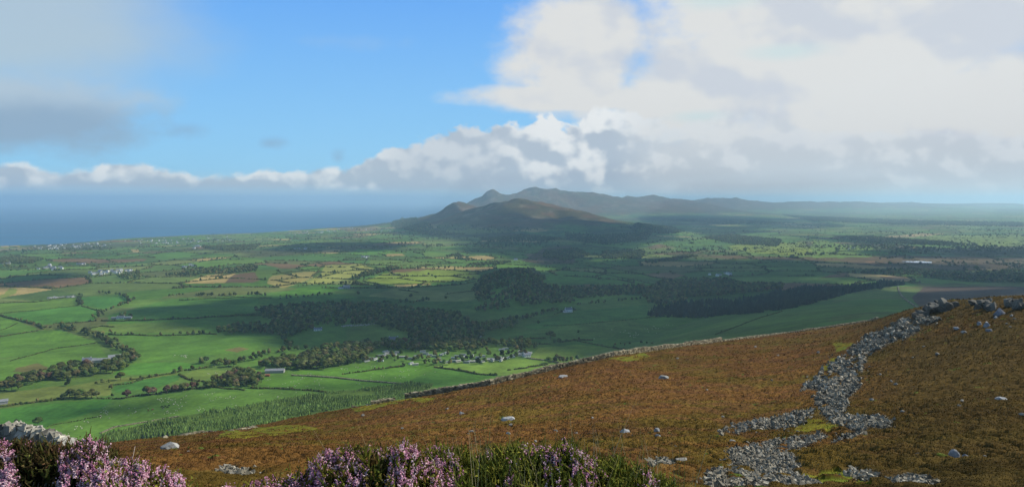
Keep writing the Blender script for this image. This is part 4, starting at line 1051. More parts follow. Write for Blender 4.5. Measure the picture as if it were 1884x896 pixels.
make_house("cottage", "small white cottage peeping from the grove behind the caravans", None, G1(861, 636), .3, 9, 6, 3.6, 2.2)
make_house("hillside_house", "white house alone on the shaded green slope below the firs", None, G1(1046, 574), .3, 15, 8, 6.0, 3.4)
make_house("hillside_annexe", "low pale annexe joined to the left of the lone slope house", None, G1(1040, 574.5), .3, 9, 6, 3, 1.4, None, M_TIN, False, "outbuilding")
make_house("small_farm", "white farm building under dark trees on the slope above the winding belt", None, G1(222, 586), .2, 14, 7, 3.6, 2.0)
make_house("small_farm_shed", "pale shed right of the white farm on the slope", None, G1(236, 586), .1, 13, 7, 3, 1.4, M_STONEW, M_TIN, False, "shed")
make_house("small_farm_shed", "low pale shed left of the white farm on the slope", None, G1(211, 586.5), .1, 12, 6, 2.6, 1.2, M_STONEW, M_TIN, False, "shed")
make_house("grey_farm", "grey stone farmhouse in trees between sunlit fields", None, G1(638, 531), .2, 18, 10, 6, 3.4, M_STONEW, M_TIN)
make_house("grey_farm_shed", "low white shed left of the grey stone farmhouse", None, G1(627, 531), .1, 14, 7, 3, 1.4, M_WHITE, M_TIN, False, "shed")
make_house("lone_farm", "small white house on the far field edge above the knoll wood", None, G1(949, 479), .2, 14, 9, 5, 3, detail=False)
make_house("park_house", "white house with grey roof at the right end of the caravan park", None, G1(969, 656), .5, 11, 7, 3.4, 2.2)
make_house("farm_barn", "pale roofed building cut by the left edge of the photo", None, G1(1, 743), .6, 14, 8, 3.4, 1.8, M_STONEW, M_TIN, False, "barn")
# quarry-like ruined yard
def rubble(name, label, P, n, smin, smax, mat, cat):
    q = np.array(P)[rng.integers(0, len(P), n)] + rng.normal(size=(n, 3)) * [4, 4, .3]
    V, Fc, C = stamp(BOXT, q, rng.uniform(smin, smax, (n, 1)) * rng.uniform(.5, 1.3, (n, 3)), rand_rot(n), .12)
    o0 = V.mean(0); tag(obj(name, mesh_np(name, V - o0, Fc, mat), loc=o0), label, cat)
BOXT = (np.array([(x, y, z) for z in (-1, 1) for y in (-1, 1) for x in (-1, 1)], float), np.array([(0, 2, 3, 1), (4, 5, 7, 6), (0, 1, 5, 4), (2, 6, 7, 3), (0, 4, 6, 2), (1, 3, 7, 5)]))
rubble("ruined_yard", "grey heap of ruined farm walls in the fields at far left", ground(np.linspace(92, 132, 12), np.full(12, 548.5) - np.linspace(0, 2, 12)), 130, .8, 2.4, M_STONEW, "ruin")
rubble("stone_bank", "grey stony bank across the shaded meadow by the valley wood", ground(np.linspace(634, 680, 14), np.linspace(600, 597, 14)), 90, .4, 1.2, M_STONEW, "stone bank")

HW = [gable_wall(13, 9, 5.2, 3.2, M_WHITE), gable_wall(17, 9, 4.2, 3.0, M_CREAM), gable_wall(11, 9, 6, 3.4, M_WHITE)]
HR = [gable_roof(13, 9, 5.2, 3.2, M_SLATE), gable_roof(17, 9, 4.2, 3.0, M_SLATE), gable_roof(11, 9, 6, 3.4, M_TIN)]
def village(poly, n, label, group):
    q = sample_poly(poly, n * 3); G = ground(q[:, 0], q[:, 1]); keep = []
    for g in G:
        if all((g[0] - k[0]) ** 2 + (g[1] - k[1]) ** 2 > 20 ** 2 for k in keep) and g[2] > 2: keep.append(g)
        if len(keep) == n: break
    for g in keep:
        t = empty("house", g, rng.uniform(-.6, .9)); tag(t, label, "house", group); k = rng.integers(3)
        s = rng.uniform(.6, .95); t.scale = (s, s, s)
        obj("wall", HW[k], t); obj("roof", HR[k], t)
village([(40, 457), (70, 452), (130, 449), (205, 446), (212, 452), (150, 457), (90, 460)], 58, "small white house in the seaside village at the far left shore", "houses of the left seaside village")
village([(222, 444), (300, 438), (370, 437), (430, 434), (425, 444), (340, 448), (240, 450)], 46, "small white house in the scattered village along the shore left of centre", "houses of the scattered shore village")
village([(160, 503), (185, 499), (240, 497), (245, 501), (200, 506), (165, 506)], 26, "small white house in the hamlet in the middle of the left plain", "houses of the plain hamlet")
village([(62, 496), (90, 489), (120, 493), (110, 498)], 12, "small white house in the hamlet just left of the plain hamlet", "houses of the smaller hamlet")
village([(138, 486), (155, 485), (155, 488), (138, 489)], 5, "white farm shed right under the long brown field", "sheds under the brown field")
village([(0, 484), (18, 481), (18, 486), (0, 487)], 5, "white house in the wood at the left photo edge", "houses in the left wood")
village([(352, 456), (365, 450), (368, 455), (356, 458)], 7, "white house of the bright cluster in front of the dark shore wood", "bright cluster by the shore wood")
village([(336, 491), (356, 487), (360, 490), (340, 493)], 5, "white house among hedges left of the dark copse", "houses by the dark copse")
village([(525, 430), (565, 424), (568, 431), (530, 433)], 14, "white house at the cliff edge village in the centre", "houses of the cliff edge village")
village([(580, 427), (640, 419), (685, 420), (684, 424), (630, 426), (585, 430)], 34, "pale house in the long shore village beside the headland", "houses of the headland shore village")
village([(700, 424), (712, 421), (720, 426), (704, 428)], 6, "white house under the dark headland slope", "houses under the headland")
village([(1300, 506), (1345, 503), (1350, 507), (1310, 510)], 9, "pale farm building in the flat fields behind the fir wood", "farm behind the fir wood")
village([(962, 440), (975, 436), (978, 440)], 4, "white house at the foot of the dark central hill", "houses at the hill foot")
village([(540, 458), (566, 456), (566, 460), (516, 462)], 5, "white house beside the shaded strip of fields", "houses by the shaded strip")
village([(664, 474), (674, 470), (680, 473), (668, 476)], 4, "small pale farm house by the curved hedge", "farm by the curved hedge")
village([(1552, 458), (1570, 455), (1572, 459), (1556, 460)], 4, "grey barn of the far farm in the right hand plain", "far farm on the right plain")
village([(1795, 508), (1835, 503), (1836, 507), (1800, 511)], 5, "pale house in the woods at the far right", "houses in the right woods")

# static caravans
def caravan_meshes(mat):
    L, W, h = 9.2, 3.2, 2.7
    body = boxes_mesh("body", [(-L / 2, L / 2, -W / 2, W / 2, .45, h)], mat)
    V = [(-L / 2 - .15, -W / 2 - .12, h), (L / 2 + .15, -W / 2 - .12, h), (L / 2 + .15, W / 2 + .12, h), (-L / 2 - .15, W / 2 + .12, h), (-L / 2 - .15, 0, h + .5), (L / 2 + .15, 0, h + .5)]
    roof = mesh_np("roof", V, [np.array([(0, 1, 5, 4), (2, 3, 4, 5), (0, 3, 2, 1)]), np.array([(1, 2, 5), (3, 0, 4)])], M_TIN if mat is not M_CREAM else M_CREAM)
    wn = [boxes_mesh("window_band", [(-4.1, 3.9, s * (W / 2 + .02) - .03, s * (W / 2 + .02) + .03, 1.4, 2.2)], M_GLASS) for s in (-1, 1)]
    sk = boxes_mesh("skirt", [(-L / 2 + .2, L / 2 - .2, -W / 2 + .15, W / 2 - .15, -.6, .45)], M_STONEW)
    return body, roof, wn, sk
CV = [caravan_meshes(m) for m in (M_WHITE, M_CREAM, M_GREENP)]
CPX = [(669, 661), (682, 661), (690, 662), (698, 656), (705, 655), (712, 652), (709, 648), (716, 649), (700, 665), (675, 665), (754, 661), (767, 657), (783, 652), (778, 648), (812, 654), (820, 651), (814, 667), (822, 668), (836, 660), (834, 666), (843, 666), (854, 658), (863, 667), (858, 668), (876, 666), (870, 667), (896, 664), (889, 666), (907, 664), (901, 662), (917, 659), (912, 663), (927, 661), (922, 664), (934, 660), (948, 655), (942, 658), (887, 657), (880, 659), (842, 657), (852, 654), (923, 645), (930, 643), (956, 648), (962, 649), (968, 650), (974, 651), (960, 653), (954, 655), (800, 657), (806, 662), (790, 655), (868, 656), (756, 670), (764, 672), (725, 654), (732, 650), (740, 658)]
GC = ground([c[0] for c in CPX], [c[1] for c in CPX])
for i, g in enumerate(GC):
    if i < 10: lab, gr = "white static caravan in the left part of the park against the long wood", "caravans at the left of the park"
    elif CPX[i][0] < 800: lab, gr = "pale static caravan between trees in the middle of the park", "caravans in the middle of the park"
    elif CPX[i][0] < 945: lab, gr = "pale static caravan in the rows facing the light green pasture", "caravans facing the light pasture"
    else: lab, gr = "pale static caravan in the bright cluster at the right end of the park", "caravans at the right end of the park"
    t = empty("static_caravan", g, rng.choice([.15, .25, -.1, 1.2, .8]) + rng.uniform(-.1, .1)); tag(t, lab, "caravan", gr)
    b, r, w, s = CV[rng.choice([0, 0, 1, 2])]
    obj("body", b, t); obj("roof", r, t); obj("skirt", s, t)
    for w_ in w: obj("window_band", w_, t)

# ------------------------------------------------------------------ livestock
M_WOOL = mat_plain("fleece", (.58, .54, .42), .95, 6, .1)
M_HIDE = mat_plain("black_hide", (.02, .018, .018), .8, 6, .2)
M_HIDE2 = mat_plain("brown_hide", (.16, .06, .03), .8, 6, .2)
def beast(s, mat, neck=.35):
    """trunk, neck and head, four jointed legs, in one mesh"""
    bm = bmesh.new()
    pts = {'rump': ((-.55, 0, .62), .24), 'belly': ((0, 0, .60), .30), 'chest': ((.45, 0, .64), .25), 'neck': ((.68, 0, .64 - neck * .3), .13), 'head': ((.88, 0, .42 - neck * .4), .10), 'muzzle': ((1.0, 0, .28 - neck * .4), .06), 'tail': ((-.72, 0, .58), .06), 'tailtip': ((-.78, 0, .30), .04)}
    ed = [('belly', 'rump'), ('belly', 'chest'), ('chest', 'neck'), ('neck', 'head'), ('head', 'muzzle'), ('rump', 'tail'), ('tail', 'tailtip')]
    for sd_ in (-1, 1):
        pts[f'h{sd_}'] = ((-.42, sd_ * .15, .45), .13); pts[f'k{sd_}'] = ((-.36, sd_ * .16, .32), .07); pts[f'o{sd_}'] = ((-.50, sd_ * .16, .20), .045); pts[f'f{sd_}'] = ((-.46, sd_ * .16, .0), .045)
        pts[f's{sd_}'] = ((.36, sd_ * .15, .45), .11); pts[f'w{sd_}'] = ((.36, sd_ * .15, .22), .05); pts[f'g{sd_}'] = ((.37, sd_ * .15, .0), .045)
        ed += [('rump', f'h{sd_}'), (f'h{sd_}', f'k{sd_}'), (f'k{sd_}', f'o{sd_}'), (f'o{sd_}', f'f{sd_}'), ('chest', f's{sd_}'), (f's{sd_}', f'w{sd_}'), (f'w{sd_}', f'g{sd_}')]
    parts = []
    def tube(a, b, ra, rb, k=6):
        a, b = Vector(a), Vector(b); d = (b - a); u = d.orthogonal().normalized(); w = d.cross(u).normalized(); V = []
        for o, r in ((a, ra), (b, rb)):
            for i in range(k):
                t = 6.2832 * i / k; V.append(tuple(o + u * r * math.cos(t) + w * r * math.sin(t)))
        return np.array(V) * s, np.array([(i, (i + 1) % k, k + (i + 1) % k, k + i) for i in range(k)]), None
    for a, b in ed: parts.append(tube(pts[a][0], pts[b][0], pts[a][1], pts[b][1]))
    for k_, (c, r) in pts.items():
        if r > .055: parts.append((ICO1[0] * r * 1.02 * s + np.array(c) * s, ICO1[1], None))
    for sd_ in (-1, 1): parts.append((ICO1[0] * np.array([.03, .07, .04]) * s + np.array((.84, sd_ * .13, .50 - neck * .4)) * s, ICO1[1], None))
    V, Fc, _ = join(parts); bm.free()
    return mesh_np("body", V, Fc, mat)
SHEEP, COW, COW2 = [beast(.95, M_WOOL, n) for n in (.1, .5, .35)], beast(1.75, M_HIDE, .3), beast(1.75, M_HIDE2, .3)
def flock(poly, n, label, group, curve=None):
    q = sample_poly(poly, n * 6); d = fbm(q[:, 0] / 16, q[:, 1] / 5, 123, 2); q = q[np.argsort(-d * rng.uniform(.5, 1, len(d)))][:n]
    for g in ground(q[:, 0], q[:, 1]):
        o = obj("sheep", SHEEP[rng.integers(3)], None, g); o.rotation_euler = (0, 0, rng.uniform(0, 6.28)); s = rng.uniform(.75, 1.05); o.scale = (s, s, s); tag(o, label, "sheep", group)
flock([(200, 742), (330, 724), (480, 718), (580, 724), (480, 740), (330, 762), (220, 768), (120, 800), (100, 800)], 120, "white sheep grazing on the wide striped pasture above the plantation", "sheep of the wide striped pasture")
flock([(484, 712), (486, 697), (540, 692), (640, 702), (720, 708), (560, 717)], 36, "white sheep in the pasture right of the barn grove", "sheep right of the barn grove")
flock([(560, 687), (640, 676), (730, 670), (700, 676), (640, 685), (580, 690)], 22, "white sheep in the pasture under the long wood", "sheep under the long wood")
flock([(640, 690), (720, 680), (790, 678), (830, 682), (760, 694), (700, 700)], 30, "white sheep in the triangular pasture below the caravan park", "sheep below the caravan park")
flock([(306, 655), (320, 651), (350, 654), (345, 658), (315, 657)], 22, "pale sheep in the tight flock on the pasture under the valley wood", "tight flock under the valley wood")
flock([(365, 690), (420, 680), (432, 683), (400, 690)], 14, "white sheep in the small pale pasture left of the barn grove", "sheep of the small pale pasture")
flock([(1080, 625), (1120, 606), (1280, 594), (1290, 600), (1180, 620)], 34, "tiny pale sheep on the shaded slope behind the moor wall", "sheep of the shaded slope")
for g in ground([298, 301, 304, 308, 311], [749, 751, 748, 750, 746.5]):
    o = obj("cow", COW, None, g); o.rotation_euler = (0, 0, rng.uniform(0, 6.28)); tag(o, "black cow in the small herd on the wide striped pasture", "cow", "small herd of black cows")
for g in ground([273, 281], [756, 754]):
    o = obj("cow", COW2, None, g); o.rotation_euler = (0, 0, rng.uniform(0, 6.28)); tag(o, "reddish brown cow left of the black herd", "cow", "brown cows")

# ponds in the bog
def pond(poly):
    W = ground([p[0] for p in poly], [p[1] for p in poly]); z = W[:, 2].max() + .5
    m = bpy.data.materials.new("still_water"); m.use_nodes = True; b = m.node_tree.nodes['Principled BSDF']
    b.inputs['Base Color'].default_value = (.30, .36, .42, 1); b.inputs['Roughness'].default_value = .12
    n = m.node_tree.nodes.new('ShaderNodeTexNoise'); n.inputs['Scale'].default_value = .3
    bp = m.node_tree.nodes.new('ShaderNodeBump'); bp.inputs['Strength'].default_value = .1; m.node_tree.links.new(n.outputs[0], bp.inputs['Height']); m.node_tree.links.new(bp.outputs[0], b.inputs['Normal'])
    V = np.c_[W[:, :2], np.full(len(W), z)]
    tag(obj("pond_water", mesh_np("pond_water", V, np.array([list(range(len(V)))[::-1]]), m)), kind='structure')
pond([(1658, 481.5), (1672, 480.2), (1690, 480.6), (1715, 483), (1714, 485), (1696, 484.6), (1678, 484.4)])
pond([(1749, 487.8), (1758, 487.6), (1758, 489.2), (1749, 489.4)])

# ------------------------------------------------------------------ stone on the moor
M_ROCK = mat_vcol("grey_rock", .92, noise=[(1.2, .22), (7.0, .25)], bump=(6.0, .5, .05), spec=.12)
M_WALLSTONE = mat_vcol("wall_stone", .92, noise=[(2.0, .25), (12.0, .2)], spec=.08)
GREYS = np.array([(.23, .205, .15), (.17, .155, .115), (.33, .30, .23), (.11, .102, .078), (.26, .225, .16)])
def px_of(P): return CX + F * P[:, 0] / P[:, 1], HY + (H - P[:, 2]) / P[:, 1] * F

def scree_gap(px, py): return fbm(px / 20, py / 8, 141, 3) > .43
def build_scree():
    pts = []
    for poly in SCREE:
        P = np.array(poly, float); A = abs(sum(P[i - 1][0] * P[i][1] - P[i][0] * P[i - 1][1] for i in range(len(P)))) / 2
        pts.append(sample_poly(poly, int(A / .75)))
    q = np.concatenate(pts); q += rng.normal(size=q.shape) * [2.5, 1.0] * np.where(rng.uniform(size=(len(q), 1)) > .93, 4.0, 1.0)
    q = q[scree_gap(q[:, 0], q[:, 1]) | (rng.uniform(size=len(q)) > .93)]
    P = moor(q[:, 0], q[:, 1]); n = len(P)
    s = np.maximum(.030, P[:, 1] * .0009) * np.minimum(np.exp(rng.normal(size=n) * .55), 2.6)
    P[:, 2] += s * .45 + rng.uniform(0, .12, n) * np.clip(P[:, 1] / 40, .4, 1)
    cl = GREYS[rng.integers(0, 5, n)] * rng.uniform(.7, 1.2, (n, 1))
    V, Fc, C = stamp(BOXT, P, s[:, None] * np.stack([rng.uniform(.7, 1.5, n), rng.uniform(.6, 1.2, n), rng.uniform(.3, .75, n)], -1), rand_rot(n), .22, cl)
    tag(obj("scree", mesh_np("scree", V, Fc, M_ROCK, C)), kind='stuff')
build_scree()

def rock_mesh(seed, flat=.6, tint=(.36, .36, .33), point=False):
    global rng
    keep, rng = rng, np.random.default_rng(seed)
    V = ICO3[0].copy()
    for _ in range(11):                                            # split off flat faces, as rock breaks
        nrm = rng.normal(size=3); nrm[2] = abs(nrm[2]) * .8; nrm /= np.linalg.norm(nrm); d = rng.uniform(.45, .8)
        h = V @ nrm; V = V - np.where(h > d, h - d, 0)[:, None] * nrm
    V *= 1 + (fbm(V[:, 0] * 3 + 9, V[:, 1] * 3 + V[:, 2] * 2, seed, 3)[:, None] - .5) * .14
    V *= [1.0, .8, flat]
    if point: V[:, :2] *= np.clip(1.1 - V[:, 2:] / flat * .75, .12, 2)
    C = np.array(tint) * rng.uniform(.85, 1.15, (len(V), 1))
    rng = keep
    return mesh_np("boulder", V, ICO3[1], M_ROCK, C)
def boulder(px, py, w, label, flat=.6, rz=None, tint=(.24, .235, .21), point=False, sink=.25, group=None):
    g = moor([px], [py])[0]; s = w / F * g[1] / 1.75
    o = obj("boulder", rock_mesh(int(px * 7 + py), flat, tint, point), None, (g[0], g[1], g[2] + s * flat * (1 - sink) * .5 + np.clip(g[1] / 55, .3, 1) * .10)); o.scale = (s, s, s)
    o.rotation_euler = (0, rng.uniform(-.15, .15), rng.uniform(0, 6.28) if rz is None else rz); tag(o, label, "boulder", group)
boulder(314, 827, 32, "big pale pointed boulder in the brown heather right of the pink bush", .62, .3, (0.304, 0.297, 0.264), False, .1)
boulder(936, 773, 26, "long flat white stone in the middle of the brown moor", .28, .1, (0.363, 0.356, 0.323))
boulder(934, 800, 12, "small tilted pale stone under the long flat white stone", .5, None, (0.330, 0.330, 0.297))
boulder(1151, 796, 22, "flat pale boulder on the moor right of centre", .42, .2, (0.277, 0.277, 0.264))
boulder(1212, 808, 15, "rounded grey boulder at the foot of the stacked pair", .8, None, (0.224, 0.224, 0.211))
boulder(1209, 798, 13, "grey boulder stacked above its rounded neighbour", .7, None, (0.224, 0.224, 0.211))
boulder(1254, 854, 32, "square slab with a mossy brown top beside the foreground grass", .5, .2, (0.238, 0.218, 0.185))
boulder(850, 762, 14, "low pale stone up the moor left of the long flat stone", .45, None, (0.317, 0.304, 0.277))
boulder(1037, 694, 20, "pale stone patch near the wall in the upper moor", .35, .2, (0.304, 0.297, 0.277))
boulder(1220, 697, 22, "wide low stone on the upper moor below the wall", .3, .1, (0.277, 0.277, 0.251))
boulder(1346, 815, 13, "grey stone left of the broad lower scree", .5)
boulder(1753, 844, 28, "large rounded grey boulder among stones at lower right", .75, .4, (0.224, 0.224, 0.218))
boulder(1778, 843, 16, "dark stone touching the right of the large rounded boulder", .5, None, (0.172, 0.172, 0.172))
boulder(1721, 833, 15, "pale stone up left of the large rounded boulder", .5, None, (0.290, 0.290, 0.277))
boulder(1691, 839, 15, "flat grey stone left of the large rounded boulder", .35)
boulder(1740, 853, 22, "flat slab under the large rounded boulder", .22, .1)
boulder(1746, 811, 16, "dark flat stone above the large rounded boulder", .4, None, (0.178, 0.178, 0.178))
boulder(1842, 738, 20, "long flat pale stone on the dark right slope", .3, .1, (0.277, 0.277, 0.264))
boulder(1816, 603, 15, "pale cube shaped boulder, right one of the upper pair", .9, .5, (0.277, 0.284, 0.284))
boulder(1802, 601, 12, "grey boulder, left one of the upper pair", .8, .9, (0.238, 0.244, 0.251))
boulder(1760, 608, 10, "round pale stone left of the upper boulder pair", .7, None, (0.277, 0.277, 0.271))
boulder(1774, 613, 13, "flat stone below the round pale stone", .4)
boulder(1820, 611, 14, "flat dark stone below the upper boulder pair", .45, None, (0.165, 0.172, 0.185))
boulder(1839, 579, 18, "dark pointed pyramid shaped rock under the right outcrop", 1.1, .6, (0.158, 0.165, 0.178), True, .05)
boulder(1832, 587, 8, "small white stone under the pointed rock", .8, None, (0.317, 0.317, 0.304))
boulder(1861, 585, 7, "small grey stone near the right edge below the outcrops", .7)
for px, py, w in [(347, 834, 9), (339, 852, 8), (360, 852, 7), (376, 861, 10), (940, 785, 9), (823, 752, 8), (668, 765, 9), (862, 801, 6), (868, 796, 9), (524, 850, 9), (547, 854, 12), (1208, 790, 8), (1023, 794, 9), (1060, 797, 8), (1165, 804, 9), (1243, 824, 8),
                  (1771, 742, 9), (1765, 751, 7), (1724, 653, 9), (1810, 842, 9), (1880, 768, 10), (1246, 661, 6), (920, 702, 7), (1132, 834, 7), (1390, 640, 6), (1452, 612, 6), (1506, 650, 8), (1432, 655, 7), (1680, 660, 6), (1640, 702, 7), (1648, 710, 7), (1604, 736, 9), (1660, 760, 9), (1866, 590, 6), (1852, 598, 5), (1858, 604, 5), (1700, 640, 6), (1620, 690, 6), (1570, 678, 7), (740, 790, 6), (1090, 770, 6), (985, 815, 8), (1300, 720, 6), (1420, 700, 6), (1330, 770, 7), (1870, 845, 9), (1800, 790, 8)]:
    boulder(px, py, w, "small pale stone lying loose in the brown heather of the moor", .5, None, (.22, .21, .18), False, .3, "loose small stones of the moor")

def outcrop(label, slabs, tilt):
    """tilted slabs rising out of one bed of rock"""
    parts = []; G = np.array([moor([px], [py])[0] for px, py, _, _ in slabs]); kk = G[:, 1] / F
    def chunk(n, lo, hi, sd_):
        V = ICO3[0].copy()
        for _ in range(n):
            nrm = rng.normal(size=3); nrm /= np.linalg.norm(nrm); d = rng.uniform(lo, hi); h = V @ nrm; V = V - np.where(h > d, h - d, 0)[:, None] * nrm
        return V * (1 + (fbm(V[:, 0] * 5 + 9, V[:, 2] * 5 + V[:, 1] * 3, sd_, 3)[:, None] - .5) * .16)
    for (px, py, w, hh), g, k in zip(slabs, G, kk):
        for rep in range(3):
            V = chunk(16, .38, .72, int(px) + rep) * np.array([w * 1.0, w * .75, 1.25 * hh * (.8 if rep else 1.0)]) * k * rng.uniform(.8, 1.15, 3)
            c, s_ = math.cos(tilt + rng.uniform(-.15, .15)), math.sin(tilt + rng.uniform(-.15, .15)); V = np.stack([V[:, 0] * c + V[:, 2] * s_, V[:, 1], -V[:, 0] * s_ + V[:, 2] * c], -1)
            off = np.array([rng.uniform(-.4, .4) * w * k, rng.uniform(-.3, .3) * w * k, hh * k * (.30 if rep else .42)])
            parts.append((V + g + off, ICO3[1], np.tile(np.array((.135, .125, .10)) * rng.uniform(.7, 1.3), (len(V), 1)) * rng.uniform(.9, 1.1, (len(V), 1))))
    root = empty("rock_outcrop", tuple(G.mean(0))); tag(root, label, "rock outcrop"); o0 = G.mean(0)
    for V, Fc, C in parts: obj("slab", mesh_np("slab", V - o0, Fc, M_ROCK, C), root)
outcrop("broad slabby grey outcrop at the top of the scree path", [(1703, 582, 18, 10), (1712, 576, 18, 11), (1722, 574, 20, 12), (1734, 572, 20, 13), (1745, 571, 18, 12), (1756, 566, 12, 9), (1716, 567, 12, 8), (1730, 564, 14, 7), (1690, 588, 14, 9)], .55)
outcrop("tilted grey outcrop in the dark hollow of the skyline knoll", [(1800, 569, 10, 9), (1812, 566, 15, 12), (1820, 570, 15, 14), (1828, 572, 12, 11), (1789, 562, 12, 8), (1816, 558, 10, 7)], .5)
outcrop("rightmost grey outcrop at the photo edge on the knoll", [(1858, 564, 15, 12), (1868, 562, 14, 12), (1876, 570, 15, 12), (1884, 568, 14, 10), (1894, 566, 15, 12)], .45)
for px, py, w in ((1844, 547, 5), (1850, 546.5, 5), (1882, 546, 10)):
    pass

def stone_wall(name, base, h, label, size, broken=0.0, courses=5):
    """drystone wall: courses of separate irregular blocks along base (world points)"""
    parts = []; q = along(base, size * .95)
    for c in range(courses):
        n = len(q); zz = (c + .5) / courses * h
        for side in (-1, 1):
            k = np.ones(n, bool)
            if broken: k = (fbm(np.arange(n) * size / 3.0, np.zeros(n), 7, 3) > .34 + broken * c / courses)
            p = q[k] + rng.normal(size=(k.sum(), 3)) * size * .10
            d = np.gradient(q, axis=0)[k]; ang = np.arctan2(d[:, 1], d[:, 0])
            off = np.stack([-np.sin(ang), np.cos(ang)], -1) * side * size * (.62 - .25 * c / courses)
            p[:, :2] += off; p[:, 2] += zz * (.85 + .3 * fbm(p[:, 0] / 5, p[:, 1] / 5, 15, 2))
            m = len(p); s = size * np.stack([rng.uniform(.40, .78, m), rng.uniform(.42, .6, m), rng.uniform(.6, 1.05, m) * h / courses / size * .62], -1)
            R1 = np.einsum('nij,njk->nik', rot_z(ang + rng.normal(size=m) * .18), np.tile(np.eye(3), (m, 1, 1)))
            tl = rng.normal(size=m) * .14; ct, st = np.cos(tl), np.sin(tl); o_, z_ = np.ones(m), np.zeros(m)
            R2 = np.stack([np.stack([ct, z_, st], -1), np.stack([z_, o_, z_], -1), np.stack([-st, z_, ct], -1)], -2)
            cl = GREYS[rng.integers(0, 5, m)] * np.array([1.15, 1.10, .92]) * rng.uniform(.6, 1.2, (m, 1))
            parts.append(stamp(BOXT, p, s, np.einsum('nij,njk->nik', R1, R2), .12, cl))
    V, Fc, C = join(parts); o0 = V.mean(0)
    tag(obj(name, mesh_np(name, V - o0, Fc, M_WALLSTONE, C), loc=o0), label, "stone wall")
def edge_base(p0, p1, back=.985):
    px = np.arange(p0, p1, 3.0); pe, Ye = _edge(px); Y = Ye * back; return np.stack([(px - CX) / F * Y, Y, moor_z(px, Y) - .15], -1)
stone_wall("drystone_wall", edge_base(748, 1330), 1.75, "long grey drystone wall along the moor edge above the caravans", .62, 0, 5)
stone_wall("drystone_wall", edge_base(1330, 1618, 1.0), 1.0, "far low stretch of moor wall running up to the scree top", .5, .0, 3)
stone_wall("drystone_wall", edge_base(650, 735), 1.1, "tumbled broken stretch of wall at the lower end of the moor wall", .6, .35, 3)
stone_wall("drystone_wall", edge_base(300, 470, .97), .5, "scattered stones of a fallen wall at the moor edge above the plantation", .6, .62, 2)
def field_wall(poly, h, size, label):
    L = along(poly, .8); stone_wall("field_wall", ground(L[:, 0], L[:, 1]), h, label, size, 0, 2)
field_wall([(1652, 528), (1654, 536), (1658, 544), (1668, 553), (1690, 568)], 1.6, 1.3, "dark curved field wall on the green spur behind the knoll")
field_wall([(537, 691), (566, 692), (614, 695), (668, 701), (748, 707)], 1.6, 1.1, "grey straight field wall between the two sheep pastures below the wood")
field_wall([(185, 797), (210, 786), (300, 771), (330, 766)], 1.0, .9, "low grey wall at the top of the young plantation")
field_wall([(969, 659), (985, 661), (1001, 663), (1028, 667)], 1.5, 1.0, "short field wall from the caravan park to the tree clump")

def near_wall():
    px = np.linspace(-90, 124, 30); Y = np.linspace(19.5, 14.5, 30)
    top = np.interp(px, [-90, 0, 20, 50, 75, 100, 112, 124], [792, 786, 776, 784, 790, 800, 806, 812])
    parts = []
    n = 2600; k = rng.uniform(0, 1, n); P = np.interp(k, np.linspace(0, 1, 30), px); y = np.interp(k, np.linspace(0, 1, 30), Y) + rng.uniform(-.5, .5, n)
    zt = H - (np.interp(P, px, top) + 6 - HY) / F * y; zb = moor_z(P, y)
    z = zb + (zt - zb) * rng.uniform(0, 1, n) ** .6
    s = rng.uniform(.05, .13, n)
    cl = np.array([(.28, .26, .20), (.38, .35, .28), (.15, .14, .11)])[rng.integers(0, 3, n)] * rng.uniform(.6, 1.3, (n, 1))
    V, Fc, C = stamp(BOXT, np.stack([(P - CX) / F * y, y, z], -1), s[:, None] * np.stack([rng.uniform(.7, 1.2, n), rng.uniform(.6, 1, n), rng.uniform(.4, .9, n)], -1), rand_rot(n), .16, cl)
    o0 = V.mean(0); tag(obj("drystone_wall", mesh_np("drystone_wall", V - o0, Fc, M_ROCK, C), loc=o0), "tumbled pale stone wall behind the pink bush at the left edge", "stone wall")
near_wall()

# ------------------------------------------------------------------ heather and grass cover of the moor
M_HEATH = mat_vcol("heather_cover", 1.0, noise=[(.12, .20), (.6, .18)], spec=.02)
def worley(X, Y, size, seed):
    U, V = X / size, Y / size; iu, iv = np.floor(U), np.floor(V); d1 = np.full(U.shape, 9.0); idn = np.zeros(U.shape)
    for a in (-1, 0, 1):
        for b in (-1, 0, 1):
            ju, jv = iu + a, iv + b; r = .75 + .5 * _hash(ju, jv, seed + 2)
            d = np.hypot(U - ju - .15 - .7 * _hash(ju, jv, seed), V - jv - .15 - .7 * _hash(ju, jv, seed + 1)) / r
            idn = np.where(d < d1, _hash(ju, jv, seed + 3), idn); d1 = np.minimum(d, d1)
    return np.clip(1 - d1 * d1 * 1.5, -.3, 1), idn

